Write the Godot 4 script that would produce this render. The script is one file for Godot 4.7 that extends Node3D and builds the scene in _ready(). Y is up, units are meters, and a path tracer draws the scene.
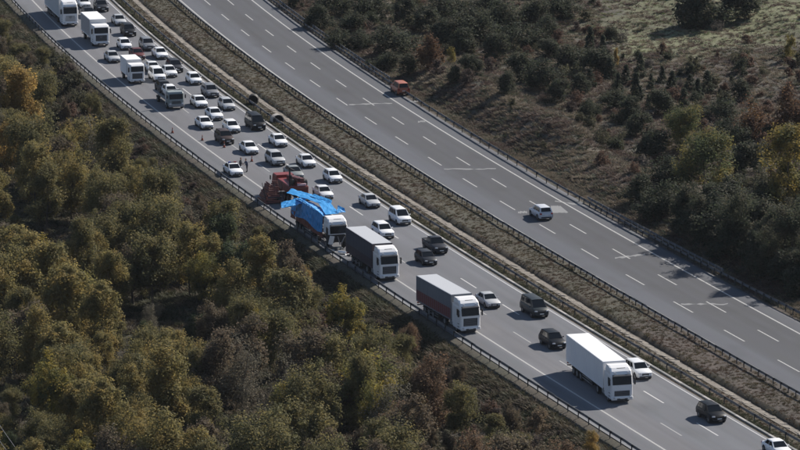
extends Node3D
# A motorway seen from the air: queue of cars and lorries behind a crashed lorry, autumn woodland on both sides.
# World: y up, road at y = 0. Depth d from the camera along the ground: z = 650 - d.
# Road coordinates: (o, d), o = metres to the right of the reference curve.

const LENS := 4983.0      # focal length in photo pixels (photo 800 x 450)
const CAM_H := 127.33
const HORIZON := -809.2

var rng := RandomNumberGenerator.new()
var noise := FastNoiseLite.new()
var noise2 := FastNoiseLite.new()
var taken := {}
var M := {}
var pitch := 0.0

# ------------------------------------------------------------------ road geometry
func curve_x(d: float) -> float:
	var c := clampf(d, 380.0, 980.0)
	var t := (c - 650.0) / 100.0
	return -30.24 * t + 2.161 * t * t + 0.283 * t * t * t + curve_s(c) * (d - c)

func curve_s(d: float) -> float:
	var t := (clampf(d, 380.0, 980.0) - 650.0) / 100.0
	return (-30.24 + 4.322 * t + 0.849 * t * t) / 100.0

func stretch(d: float) -> float:
	var s := curve_s(d)
	return sqrt(1.0 + s * s)

func road(o: float, d: float, y := 0.0) -> Vector3:
	return Vector3(curve_x(d) + o * stretch(d), y, 650.0 - d)

func off_of(p: Vector3) -> float:
	var d := 650.0 - p.z
	return (p.x - curve_x(d)) / stretch(d)

func heading(d: float) -> float:          # turn that makes local +z run along the road towards smaller d
	return atan2(-curve_s(d), 1.0)

func ray(u: float, v: float) -> Vector3:  # direction through a photo pixel
	var c := Vector3(u - 400.0, 225.0 - v, -LENS)
	return c.rotated(Vector3.RIGHT, -pitch).normalized()

func pix(u: float, v: float, h := 0.0) -> Vector3:   # where that direction meets the level h
	var r := ray(u, v)
	var t := (CAM_H - h) / -r.y
	return Vector3(0, CAM_H, 650) + r * t

func seen_at(p: Vector3) -> Vector2:      # photo pixel of a point
	var c := (p - Vector3(0, CAM_H, 650)).rotated(Vector3.RIGHT, pitch)
	return Vector2(400.0 + LENS * c.x / -c.z, 225.0 - LENS * c.y / -c.z)

func terrain_pix(u: float, v: float) -> Vector3:
	var r := ray(u, v)
	var p := Vector3(0, CAM_H, 650)
	var t := (CAM_H - 12.0) / -r.y
	while t < 1600.0:
		var q := p + r * t
		if q.y < height(off_of(q), 650.0 - q.z):
			return q
		t += 1.5
	return p + r * t

func height(o: float, d: float) -> float:
	if o < -24.75:
		var a := -24.75 - o
		var h := -minf(a, 12.0) * 0.36 - maxf(a - 12.0, 0.0) * 0.02
		var k := clampf((a - 3.0) / 8.0, 0.0, 1.0)
		return -0.07 + maxf(h, -60.0) + k * noise.get_noise_2d(o * 1.3, d) * 1.8
	if o < -24.0:
		return -0.07
	if o < -8.75:
		return -0.10
	if o < 2.0:                                  # the median
		var h := 0.0
		if o > -8.2 and o <= -3.9:
			h = -0.10 - 0.35 * smoothstep(-7.0, -4.6, o)
		elif o > -3.9 and o <= -3.4:
			h = lerpf(-0.45, 0.05, (o + 3.9) / 0.5)
		elif o > -3.4:
			h = 0.05 - 0.07 * smoothstep(0.6, 1.6, o)
		return h + noise2.get_noise_2d(o * 9.0, d * 4.0) * 0.07 * smoothstep(-8.7, -7.7, o) * (1.0 - smoothstep(0.6, 1.4, o))
	if o < 15.6:
		return -0.10
	if o < 17.0:
		return -0.05
	var e := o - 17.0
	var nz := noise.get_noise_2d(o * 1.1, d * 0.8)
	var bank := 2.3 * exp(-pow((e - 9.0) / 4.5, 2.0)) * (0.55 + 0.7 * smoothstep(-0.35, 0.25, noise.get_noise_2d(300.0, d * 0.7)))
	bank *= smoothstep(560.0, 600.0, d) * (1.0 - smoothstep(700.0, 740.0, d))
	var rise := maxf(e - 16.0, 0.0) * 0.045
	return -0.05 - 0.5 * exp(-pow((e - 2.0) / 1.4, 2.0)) + bank + rise + nz * 1.1 * smoothstep(3.0, 14.0, e) + noise2.get_noise_2d(o * 4.0, d * 4.0) * 0.25 * smoothstep(1.0, 5.0, e)

# ------------------------------------------------------------------ helpers: nodes, tags, materials
func numbered(called: String) -> String:
	if not taken.has(called):
		taken[called] = 0
		return called
	taken[called] += 1
	return "%s_%03d" % [called, taken[called]]

func tag(o: Node, label: String, category: String, group := "", kind := "") -> void:
	if label: o.set_meta("label", label)
	if category: o.set_meta("category", category)
	if group: o.set_meta("group", group)
	if kind: o.set_meta("kind", kind)

func thing(called: String, label: String, category: String, at := Vector3.ZERO, turn := 0.0, group := "") -> Node3D:
	var o := Node3D.new()
	o.name = numbered(called)
	add_child(o, true)
	o.position = at
	o.rotation.y = turn
	tag(o, label, category, group)
	return o

func begin() -> SurfaceTool:
	var st := SurfaceTool.new()
	st.begin(Mesh.PRIMITIVE_TRIANGLES)
	st.set_smooth_group(-1)
	return st

func done(st: SurfaceTool) -> ArrayMesh:
	st.generate_normals()
	return st.commit()

func part(called: String, mesh: Mesh, m: Material, parent: Node3D, at := Vector3.ZERO, turn := Vector3.ZERO) -> MeshInstance3D:
	var o := MeshInstance3D.new()
	o.name = called
	o.mesh = mesh
	if m:
		for i in mesh.get_surface_count():
			o.set_surface_override_material(i, m)
	o.position = at
	o.rotation = turn
	o.cast_shadow = GeometryInstance3D.SHADOW_CASTING_SETTING_ON
	parent.add_child(o, true)
	return o

func structure(called: String, mesh: Mesh, m: Material) -> MeshInstance3D:
	var o := part(numbered(called), mesh, m, self)
	o.set_meta("kind", "structure")
	return o

func lin(r: float, g: float, b: float) -> Color:
	return Color(r, g, b).linear_to_srgb()

func mat(called: String, c: Color, rough := 0.8, metal := 0.0, spec := 0.5) -> StandardMaterial3D:
	var m := StandardMaterial3D.new()
	m.resource_name = called
	m.albedo_color = c
	m.roughness = rough
	m.metallic = metal
	m.metallic_specular = spec
	M[called] = m
	return m

func noise_texture(freq: float, lo: float, hi: float, octaves: int, s: int, size := 512) -> ImageTexture:
	var n := FastNoiseLite.new()
	n.seed = s
	n.frequency = freq
	n.fractal_octaves = octaves
	var im := n.get_seamless_image(size, size)
	im.convert(Image.FORMAT_RGB8)
	for y in size:
		for x in size:
			var k := lerpf(lo, hi, im.get_pixel(x, y).r)
			im.set_pixel(x, y, Color(k, k, k))
	return ImageTexture.create_from_image(im)

func textured(m: StandardMaterial3D, tex: Texture2D, scale: float, vertex := true) -> StandardMaterial3D:
	m.albedo_texture = tex
	m.uv1_triplanar = true
	m.uv1_world_triplanar = true
	m.uv1_scale = Vector3.ONE * scale
	m.vertex_color_use_as_albedo = vertex
	return m

# ------------------------------------------------------------------ helpers: shapes
func tri(st: SurfaceTool, a: Vector3, b: Vector3, c: Vector3) -> void:
	st.add_vertex(a); st.add_vertex(b); st.add_vertex(c)

func quad(st: SurfaceTool, a: Vector3, b: Vector3, c: Vector3, d: Vector3) -> void:
	tri(st, a, b, c); tri(st, a, c, d)

func box(st: SurfaceTool, c: Vector3, s: Vector3, bev := 0.02, basis := Basis.IDENTITY) -> void:
	var h := s * 0.5
	var b := minf(bev, minf(h.x, minf(h.y, h.z)) * 0.9)
	for axis in 3:
		var i := axis
		var j := (axis + 1) % 3
		var k := (axis + 2) % 3
		for sg in [1.0, -1.0]:
			var q: Array[Vector3] = []
			for e in [[-1.0, -1.0], [1.0, -1.0], [1.0, 1.0], [-1.0, 1.0]]:
				var p := Vector3.ZERO
				p[i] = sg * h[i]; p[j] = e[0] * (h[j] - b); p[k] = e[1] * (h[k] - b)
				q.append(c + basis * p)
			if sg > 0: quad(st, q[0], q[3], q[2], q[1])
			else: quad(st, q[0], q[1], q[2], q[3])
	if b <= 0.001:
		return
	for axis in 3:                                  # edges along axis
		var i := axis
		var j := (axis + 1) % 3
		var k := (axis + 2) % 3
		for e in [[-1.0, -1.0], [1.0, -1.0], [1.0, 1.0], [-1.0, 1.0]]:
			var q: Array[Vector3] = []
			for f in [[-1.0, 0], [1.0, 0], [1.0, 1], [-1.0, 1]]:
				var p := Vector3.ZERO
				p[i] = f[0] * (h[i] - b)
				p[j] = e[0] * (h[j] - (b if f[1] else 0.0))
				p[k] = e[1] * (h[k] - (0.0 if f[1] else b))
				q.append(c + basis * p)
			if e[0] * e[1] > 0: quad(st, q[0], q[1], q[2], q[3])
			else: quad(st, q[0], q[3], q[2], q[1])
	for x in [-1.0, 1.0]:
		for y in [-1.0, 1.0]:
			for z in [-1.0, 1.0]:
				var s3 := Vector3(x, y, z)
				var p0 := c + basis * (s3 * (h - Vector3(0, b, b)))
				var p1 := c + basis * (s3 * (h - Vector3(b, 0, b)))
				var p2 := c + basis * (s3 * (h - Vector3(b, b, 0)))
				if x * y * z > 0: tri(st, p0, p2, p1)
				else: tri(st, p0, p1, p2)

func box_mesh(s: Vector3, bev := 0.02) -> ArrayMesh:
	var st := begin()
	box(st, Vector3.ZERO, s, bev)
	return done(st)

func tube(st: SurfaceTool, a: Vector3, b: Vector3, r0: float, r1: float, n := 8, caps := true) -> void:
	var ax := (b - a).normalized()
	var side := ax.cross(Vector3.UP if absf(ax.y) < 0.9 else Vector3.RIGHT).normalized()
	var up := side.cross(ax)
	for i in n:
		var t0 := TAU * i / n
		var t1 := TAU * (i + 1) / n
		var d0 := side * cos(t0) + up * sin(t0)
		var d1 := side * cos(t1) + up * sin(t1)
		quad(st, a + d0 * r0, a + d1 * r0, b + d1 * r1, b + d0 * r1)
		if caps:
			tri(st, b, b + d0 * r1, b + d1 * r1)
			tri(st, a, a + d1 * r0, a + d0 * r0)

func loft(st: SurfaceTool, rings: Array, smooth := true) -> void:
	st.set_smooth_group(0 if smooth else -1)
	var n: int = rings[0].size()
	for r in rings.size() - 1:
		for i in n:
			var j := (i + 1) % n
			quad(st, rings[r][i], rings[r][j], rings[r + 1][j], rings[r + 1][i])
	st.set_smooth_group(-1)
	for e in [0, rings.size() - 1]:
		var c := Vector3.ZERO
		for p in rings[e]: c += p
		c /= n
		for i in n:
			if e == 0: tri(st, c, rings[e][(i + 1) % n], rings[e][i])
			else: tri(st, c, rings[e][i], rings[e][(i + 1) % n])

func panel(st: SurfaceTool, a: Vector3, b: Vector3, c: Vector3, d: Vector3, proud := 0.01) -> void:
	# a thin raised plate over the quad a b c d (given so that its outside normal is (b - a) x (d - a))
	var n := (b - a).cross(d - a).normalized() * proud
	quad(st, a + n, d + n, c + n, b + n)
	quad(st, a, a + n, b + n, b); quad(st, b, b + n, c + n, c)
	quad(st, c, c + n, d + n, d); quad(st, d, d + n, a + n, a)

func inset_panel(called: String, a: Vector3, b: Vector3, c: Vector3, d: Vector3, e: Array, m: Material, parent: Node3D, proud := 0.012) -> MeshInstance3D:
	# e = [u0, v0, u1, v1]: the share of the quad (a b bottom edge, d c top edge) that the plate covers
	var f := func(u: float, v: float) -> Vector3: return a.lerp(b, u).lerp(d.lerp(c, u), v)
	var st := begin()
	panel(st, f.call(e[0], e[1]), f.call(e[2], e[1]), f.call(e[2], e[3]), f.call(e[0], e[3]), proud)
	return part(called, done(st), m, parent)

# ------------------------------------------------------------------ wheels
var wheel_meshes := {}
func wheel(parent: Node3D, at: Vector3, r: float, w: float, rim_mat: Material) -> void:
	var key := "%.2f %.2f" % [r, w]
	if not wheel_meshes.has(key):
		var st := begin()
		st.set_smooth_group(0)
		var prof := [[-0.5, 0.62], [-0.5, 0.92], [-0.4, 1.0], [0.4, 1.0], [0.5, 0.92], [0.5, 0.62]]
		var n := 18
		for i in n:
			var t0 := TAU * i / n
			var t1 := TAU * (i + 1) / n
			for k in prof.size() - 1:
				var q := []
				for e in [[k, t0], [k, t1], [k + 1, t1], [k + 1, t0]]:
					var pr: Array = prof[e[0]]
					q.append(Vector3(pr[0] * w, pr[1] * r * cos(e[1]), pr[1] * r * sin(e[1])))
				quad(st, q[0], q[3], q[2], q[1])
		var tyre := done(st)
		st = begin()
		for s in [-1.0, 1.0]:
			tube(st, Vector3(0.30 * w * s, 0, 0), Vector3(0.44 * w * s, 0, 0), r * 0.63, r * 0.63, 16)
			for k in 5:
				box(st, Vector3(0.46 * w * s, 0, 0) + Vector3(0, cos(TAU * k / 5), sin(TAU * k / 5)) * r * 0.34, Vector3(0.02, r * 0.5, r * 0.16), 0.005, Basis(Vector3.RIGHT, TAU * k / 5))
		wheel_meshes[key] = [tyre, done(st)]
	var t := part("wheel", wheel_meshes[key][0], M.tyre, parent, at)
	part("rim", wheel_meshes[key][1], rim_mat, t)

# ------------------------------------------------------------------ cars
# Local axes: +z is the front, +y up, origin on the ground under the middle.
var SHAPES := {
	"saloon": {"l": 4.6, "w": 1.80, "h": 1.46, "belt": 0.93, "nose": 0.70, "cowl": 1.05, "roof_f": 0.30, "roof_r": -1.00, "tail": -1.78, "deck": 0.98, "wb": 1.36, "r": 0.32},
	"hatchback": {"l": 4.1, "w": 1.76, "h": 1.50, "belt": 0.94, "nose": 0.72, "cowl": 1.00, "roof_f": 0.30, "roof_r": -1.55, "tail": -1.95, "deck": 0.96, "wb": 1.28, "r": 0.31},
	"suv": {"l": 4.5, "w": 1.86, "h": 1.68, "belt": 1.06, "nose": 0.86, "cowl": 1.05, "roof_f": 0.36, "roof_r": -1.80, "tail": -2.14, "deck": 1.06, "wb": 1.34, "r": 0.35},
	"people_carrier": {"l": 4.5, "w": 1.85, "h": 1.84, "belt": 1.08, "nose": 0.86, "cowl": 1.42, "roof_f": 0.52, "roof_r": -2.02, "tail": -2.18, "deck": 1.08, "wb": 1.38, "r": 0.33},
	"van": {"l": 5.0, "w": 1.95, "h": 2.0, "belt": 1.15, "nose": 0.94, "cowl": 1.78, "roof_f": 0.92, "roof_r": -2.36, "tail": -2.46, "deck": 1.15, "wb": 1.52, "r": 0.34},
	"pickup": {"l": 5.3, "w": 1.88, "h": 1.80, "belt": 1.10, "nose": 0.95, "cowl": 1.02, "roof_f": 0.38, "roof_r": -0.72, "tail": -0.98, "deck": 1.05, "wb": 1.58, "r": 0.38},
}
var car_protos := {}

func car_proto(kind: String) -> Node3D:
	if car_protos.has(kind):
		return car_protos[kind]
	var s: Dictionary = SHAPES[kind]
	var root := Node3D.new()
	root.name = "car"
	var hl: float = s.l * 0.5
	var hw: float = s.w * 0.5
	var yb := 0.24 if s.h < 1.6 else 0.30
	# lower body: sections from the nose to the tail: z, top, half width, bottom
	var sec := [
		[hl, s.nose - 0.16, hw * 0.74, yb + 0.10], [hl - 0.05, s.nose - 0.04, hw * 0.84, yb + 0.02], [hl - 0.22, s.nose + 0.04, hw * 0.95, yb],
		[lerpf(hl, s.cowl, 0.55), lerpf(s.nose, s.belt, 0.70), hw, yb], [s.cowl, s.belt, hw, yb], [0.0, s.belt + 0.01, hw, yb], [s.tail * 0.8, s.deck, hw, yb],
		[lerpf(s.tail, -hl, 0.35), s.deck, hw * 0.98, yb], [-hl + 0.16, s.deck - 0.02, hw * 0.93, yb + 0.02], [-hl + 0.03, s.deck - 0.12, hw * 0.86, yb + 0.06], [-hl, s.deck - 0.30, hw * 0.80, yb + 0.12]]
	var rings := []
	for e in sec:
		var t: float = e[1]
		var w: float = e[2]
		var b: float = e[3]
		var mid := b + (t - b) * 0.62
		var z: float = e[0]
		rings.append([Vector3(-w * 0.88, b, z), Vector3(-w * 0.98, b + 0.10, z), Vector3(-w, mid, z), Vector3(-w * 0.965, t - 0.07, z), Vector3(-w * 0.86, t, z), Vector3(0, t + 0.035, z),
			Vector3(w * 0.86, t, z), Vector3(w * 0.965, t - 0.07, z), Vector3(w, mid, z), Vector3(w * 0.98, b + 0.10, z), Vector3(w * 0.88, b, z), Vector3(0, b, z)])
	var st := begin()
	loft(st, rings)
	part("body", done(st), M.tyre, root).set_meta("paint", 1)
	# cabin: belt rectangle to roof rectangle
	var bw := hw * 0.90
	var rw := hw * 0.74
	var by: float = s.belt + 0.0
	var ry: float = s.h - 0.05
	var z0: float = s.cowl
	var z1: float = s.tail
	var z2: float = s.roof_f
	var z3: float = s.roof_r
	var A := Vector3(-bw, by, z0); var B := Vector3(bw, by, z0); var C := Vector3(bw, by, z1); var D := Vector3(-bw, by, z1)
	var a := Vector3(-rw, ry, z2); var b2 := Vector3(rw, ry, z2); var c := Vector3(rw, ry, z3); var d := Vector3(-rw, ry, z3)
	st = begin()
	quad(st, A, a, b2, B); quad(st, B, b2, c, C); quad(st, C, c, d, D); quad(st, D, d, a, A)
	# rounded roof
	var rr := []
	var steps := 6
	for i in steps + 1:
		var k := float(i) / steps
		var z := lerpf(z2 + 0.05, z3 - 0.04, k)
		var up := 0.05 * sin(PI * clampf(k * 0.8 + 0.15, 0.0, 1.0))
		rr.append([Vector3(-rw - 0.015, ry - 0.015, z), Vector3(-rw * 0.86, ry + up * 0.8, z), Vector3(0, ry + up + 0.012, z), Vector3(rw * 0.86, ry + up * 0.8, z), Vector3(rw + 0.015, ry - 0.015, z), Vector3(0, ry - 0.03, z)])
	loft(st, rr)
	var cabin := part("cabin", done(st), M.tyre, root)
	cabin.set_meta("paint", 1)
	inset_panel("windscreen", A, B, b2, a, [0.05, 0.06, 0.95, 0.94], M.glass, root)
	inset_panel("rear_window", C, D, d, c, [0.09, 0.16, 0.91, 0.92], M.glass, root)
	var cuts := [[0.12, 0.47], [0.51, 0.86]]
	if kind == "pickup": cuts = [[0.22, 0.52], [0.56, 0.90]]
	if kind == "van": cuts = [[0.16, 0.40], [0.43, 0.68], [0.71, 0.95]]
	if kind == "people_carrier" or kind == "suv": cuts = [[0.14, 0.42], [0.45, 0.72], [0.75, 0.93]]
	for e in cuts:
		inset_panel("side_window", B, C, c, b2, [e[0], 0.10, e[1], 0.90], M.glass, root)
		inset_panel("side_window", D, A, a, d, [1.0 - e[1], 0.10, 1.0 - e[0], 0.90], M.glass, root)
	if kind == "pickup":                                # load bed: dark floor with painted walls
		st = begin()
		box(st, Vector3(0, s.deck + 0.03, (-hl + z1) * 0.5 - 0.05), Vector3(hw * 1.55, 0.02, hl + z1 - 0.25), 0.005)
		part("load_bed", done(st), M.black, root)
		st = begin()
		for k in [-1.0, 1.0]:
			box(st, Vector3(k * hw * 0.88, s.deck + 0.05, (-hl + z1) * 0.5), Vector3(0.12, 0.14, hl + z1 - 0.08), 0.03)
		box(st, Vector3(0, s.deck + 0.05, -hl + 0.14), Vector3(hw * 1.66, 0.14, 0.10), 0.03)
		part("bed_wall", done(st), M.tyre, root).set_meta("paint", 1)
	# wheels and arches
	for sx in [-1.0, 1.0]:
		for sz in [-1.0, 1.0]:
			st = begin()
			tube(st, Vector3(sx * (hw - 0.16), s.r + 0.03, sz * s.wb), Vector3(sx * (hw + 0.004), s.r + 0.03, sz * s.wb), s.r + 0.075, s.r + 0.075, 18)
			part("wheel_arch", done(st), M.black, root)
			wheel(root, Vector3(sx * (hw - 0.10), s.r, sz * s.wb), s.r, 0.23, M.rim)
	# front
	for sx in [-1.0, 1.0]:
		st = begin()
		box(st, Vector3(sx * hw * 0.70, s.nose - 0.07, hl - 0.10), Vector3(0.36, 0.15, 0.22), 0.05, Basis(Vector3.UP, sx * 0.35))
		part("headlight", done(st), M.lamp_glass, root)
		st = begin()
		box(st, Vector3(sx * hw * 0.78, s.deck - 0.17, -hl + 0.06), Vector3(0.26, 0.20, 0.14), 0.04, Basis(Vector3.UP, -sx * 0.3))
		part("tail_light", done(st), M.tail_lamp, root)
		st = begin()
		box(st, Vector3(sx * (hw + 0.09), by + 0.10, z0 - 0.42), Vector3(0.20, 0.14, 0.10), 0.04)
		part("mirror", done(st), M.tyre, root).set_meta("paint", 1)
		for zz in [0.05, -0.85]:
			st = begin()
			box(st, Vector3(sx * (hw * 0.985 + 0.004), by - 0.14, zz), Vector3(0.03, 0.03, 0.18), 0.01)
			part("door_handle", done(st), M.black, root)
	st = begin()
	for k in 4:
		box(st, Vector3(0, s.nose - 0.27 + k * 0.06, hl + 0.004), Vector3(hw * 0.86, 0.045, 0.05), 0.01)
	part("grille", done(st), M.black, root)
	st = begin()
	box(st, Vector3(0, yb + 0.12, hl - 0.03), Vector3(hw * 1.5, 0.14, 0.10), 0.03)
	part("front_bumper", done(st), M.black, root)
	st = begin()
	box(st, Vector3(0, yb + 0.14, -hl + 0.03), Vector3(hw * 1.5, 0.16, 0.10), 0.03)
	part("rear_bumper", done(st), M.black, root)
	for e in [1.0, -1.0]:
		st = begin()
		box(st, Vector3(0, yb + 0.26 if e > 0 else yb + 0.42, e * (hl + 0.03) + (0.0 if e > 0 else 0.02)), Vector3(0.50, 0.11, 0.02), 0.004)
		part("number_plate", done(st), M.plate, root)
	car_protos[kind] = root
	return root

func paint_mat(c: Color) -> StandardMaterial3D:
	var key := "paint_" + c.to_html()
	if M.has(key):
		return M[key]
	var dark := c.get_luminance() < 0.3
	var m := mat(key, c, 0.45, 0.0, 0.25 if dark else 0.4)
	m.clearcoat_enabled = true
	m.clearcoat = 0.15 if dark else 0.45
	m.clearcoat_roughness = 0.12
	return m

func add_car(kind: String, c: Color, at: Vector3, turn: float, label: String, called := "", category := "car", group := "cars on the motorway") -> Node3D:
	var o: Node3D = car_proto(kind).duplicate()
	var names := {"saloon": "saloon_car", "hatchback": "hatchback_car", "suv": "suv_car", "people_carrier": "people_carrier", "van": "passenger_van", "pickup": "pickup_truck"}
	o.name = numbered(called if called else names[kind])
	add_child(o, true)
	for p in o.get_children():
		if p.has_meta("paint"):
			p.set_surface_override_material(0, paint_mat(c))
			if p.mesh.get_surface_count() > 1: p.set_surface_override_material(1, paint_mat(c))
	o.position = at
	o.rotation.y = turn
	tag(o, label, category, group)
	return o

func car_at(kind: String, c: Color, u: float, v: float, label: String, away := false, twist := 0.0) -> Node3D:
	# u, v: middle of the car's outline in the photograph, half its height above the road
	var p := pix(u, v, SHAPES[kind].h * 0.5)
	p.y = 0.004
	var t := heading(650.0 - p.z) + twist
	return add_car(kind, c, p, t + (PI if away else 0.0), label)

# ------------------------------------------------------------------ lorries
# Local axes: +z is the front; origin on the ground under the middle of the cab's front.
func ring_y(y: float, zf: float, zb: float, w: float, ch := 0.14) -> Array:
	return [Vector3(-w, y, zb), Vector3(-w, y, zf - ch), Vector3(-w + ch, y, zf), Vector3(w - ch, y, zf), Vector3(w, y, zf - ch), Vector3(w, y, zb)]

func add_cab(root: Node3D, white: Material, big := true, grille_dark := true, emblem := false, broken := false) -> void:
	var cab := Node3D.new()
	cab.name = "cab"
	root.add_child(cab, true)
	var w := 1.24
	var zb := -2.25
	var lv := [[0.50, -0.06], [0.95, 0.0], [1.95, 0.0], [2.02, -0.01], [2.95, -0.20], [3.15, -0.26]]
	if big: lv.append_array([[3.45, -0.42], [3.75, -0.85], [3.92, -1.5]])
	else: lv.append_array([[3.22, -0.40]])
	var rings := []
	for e in lv:
		rings.append(ring_y(e[0], e[1], zb, w - (0.05 if e[0] > 3.0 else 0.0) - (0.08 if e[0] > 3.6 else 0.0)))
	if broken:
		rings = rings.slice(2)
	var st := begin()
	loft(st, rings, false)
	part("cab_shell", done(st), white, cab)
	st = begin()                                         # windscreen, slightly bowed
	for i in 4:
		var x0 := lerpf(-1.06, 1.06, i / 4.0)
		var x1 := lerpf(-1.06, 1.06, (i + 1) / 4.0)
		var f := func(x: float) -> float: return 0.03 - 0.03 * pow(x / 1.06, 2.0)
		panel(st, Vector3(x0, 2.05, -0.015 + f.call(x0)), Vector3(x1, 2.05, -0.015 + f.call(x1)), Vector3(x1, 2.88, -0.185 + f.call(x1)), Vector3(x0, 2.88, -0.185 + f.call(x0)), 0.014)
	part("windscreen", done(st), M.glass, cab)
	for s in [-1.0, 1.0]:
		st = begin()
		if s > 0: panel(st, Vector3(w, 2.0, -0.25), Vector3(w, 2.0, -1.15), Vector3(w, 2.75, -1.15), Vector3(w, 2.75, -0.42), 0.012)
		else: panel(st, Vector3(-w, 2.0, -1.15), Vector3(-w, 2.0, -0.25), Vector3(-w, 2.75, -0.42), Vector3(-w, 2.75, -1.15), 0.012)
		part("side_window", done(st), M.glass, cab)
		st = begin()
		box(st, Vector3(s * 1.46, 2.38, -0.10), Vector3(0.16, 0.78, 0.22), 0.05)
		box(st, Vector3(s * 1.33, 2.62, -0.16), Vector3(0.20, 0.06, 0.06), 0.02)
		part("mirror", done(st), M.black, cab)
		st = begin()
		for k in 3:
			box(st, Vector3(s * (w - 0.06), 0.42 + k * 0.34, -0.62), Vector3(0.16, 0.08, 0.52), 0.02)
		part("step", done(st), M.black, cab)
	st = begin()
	box(st, Vector3(0, 3.02, -0.10), Vector3(2.10, 0.14, 0.34), 0.03, Basis(Vector3.RIGHT, 0.35))
	part("sun_visor", done(st), M.smoke if big else white, cab)
	if big:
		st = begin()
		box(st, Vector3(0.1, 3.62, -0.72), Vector3(1.0, 0.34, 0.05), 0.02, Basis(Vector3.RIGHT, -0.85))
		part("roof_hatch", done(st), M.smoke, cab)
		for s in [-0.75, 0.75]:
			st = begin()
			box(st, Vector3(s, 3.32, -0.28), Vector3(0.22, 0.10, 0.12), 0.03)
			part("roof_lamp", done(st), M.lamp_glass, cab)
	if broken:                                           # the lower front is torn open: dark frame bits and one hanging panel
		st = begin()
		box(st, Vector3(0, 1.35, -1.1), Vector3(2.1, 0.9, 1.7), 0.08)
		part("torn_front", done(st), M.black, cab)
		for e in [[-0.7, 0.3], [0.1, -0.25], [0.6, 0.5]]:
			st = begin()
			box(st, Vector3(e[0], 1.15, -0.15), Vector3(0.12, 1.1, 0.12), 0.02, Basis(Vector3.FORWARD, e[1]))
			part("bent_strut", done(st), M.metal, cab)
		st = begin()
		box(st, Vector3(-0.95, 1.30, 0.12), Vector3(0.62, 1.1, 0.08), 0.03, Basis(Vector3.FORWARD, 0.18) * Basis(Vector3.RIGHT, 0.15))
		part("hanging_panel", done(st), white, cab)
	else:
		st = begin()
		var low := root.get_meta("low_grille", false) as bool
		var rows := 4 if low else 6
		for k in rows:
			box(st, Vector3(0, (0.90 if low else 0.98) + k * 0.145, 0.03), Vector3(1.62 if k < 4 else 1.45, 0.07, 0.07), 0.02, Basis(Vector3.RIGHT, 0.25))
		part("grille", done(st), M.grille_slat if grille_dark else M.grey_plastic, cab)
		st = begin()
		box(st, Vector3(0, 1.12 if low else 1.33, 0.005), Vector3(1.72, 0.58 if low else 0.90, 0.03), 0.02)
		part("grille_backing", done(st), M.smoke if grille_dark else white, cab)
		st = begin()
		box(st, Vector3(0, 0.58, 0.02), Vector3(2.46, 0.42, 0.24), 0.10)
		part("bumper", done(st), white, cab)
		st = begin()
		box(st, Vector3(0, 0.50, 0.145), Vector3(1.2, 0.18, 0.03), 0.02)
		part("air_intake", done(st), M.black, cab)
		st = begin()
		box(st, Vector3(0, 0.60, 0.165), Vector3(0.52, 0.11, 0.02), 0.004)
		part("number_plate", done(st), M.plate, cab)
		for s in [-1.0, 1.0]:
			st = begin()
			box(st, Vector3(s * 0.98, 0.68, 0.10), Vector3(0.36, 0.20, 0.14), 0.05, Basis(Vector3.UP, s * 0.3))
			part("headlight", done(st), M.lamp_glass, cab)
		if emblem:
			st = begin()
			for k in 16:
				var t0 := TAU * k / 16.0
				tube(st, Vector3(cos(t0), sin(t0), 0) * 0.19 + Vector3(0, 1.55, 0.09), Vector3(cos(t0 + TAU / 16), sin(t0 + TAU / 16), 0) * 0.19 + Vector3(0, 1.55, 0.09), 0.018, 0.018, 6, false)
			for k in 3:
				var t1 := PI / 2 + TAU * k / 3.0
				tube(st, Vector3(0, 1.55, 0.09), Vector3(cos(t1), sin(t1), 0) * 0.19 + Vector3(0, 1.55, 0.09), 0.03, 0.008, 6, false)
			part("emblem", done(st), M.metal, cab)

func add_chassis(root: Node3D, z0: float, z1: float) -> void:
	var st := begin()
	for s in [-0.45, 0.45]:
		box(st, Vector3(s, 0.92, (z0 + z1) * 0.5), Vector3(0.14, 0.28, absf(z1 - z0)), 0.02)
	for k in 5:
		box(st, Vector3(0, 0.92, lerpf(z0, z1, (k + 0.5) / 5.0)), Vector3(0.9, 0.16, 0.14), 0.02)
	part("chassis", done(st), M.black, root)

func add_axle(root: Node3D, z: float, r := 0.50, guard := true) -> void:
	for s in [-1.0, 1.0]:
		wheel(root, Vector3(s * 1.05, r, z), r, 0.36, M.truck_rim)
		if guard:
			var st := begin()
			for k in 6:
				var t0 := PI * (0.12 + 0.76 * k / 6.0)
				var t1 := PI * (0.12 + 0.76 * (k + 1) / 6.0)
				var p0 := Vector3(0, sin(t0), cos(t0)) * (r + 0.09) + Vector3(s * 1.05, r, z)
				var p1 := Vector3(0, sin(t1), cos(t1)) * (r + 0.09) + Vector3(s * 1.05, r, z)
				var h := Vector3(0.22, 0, 0)
				quad(st, p0 - h, p0 + h, p1 + h, p1 - h)
				quad(st, (p0 - h) * 1.0 + Vector3(0, 0.02, 0), p1 - h + Vector3(0, 0.02, 0), p1 + h + Vector3(0, 0.02, 0), p0 + h + Vector3(0, 0.02, 0))
			part("mudguard", done(st), M.black, root)

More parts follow.
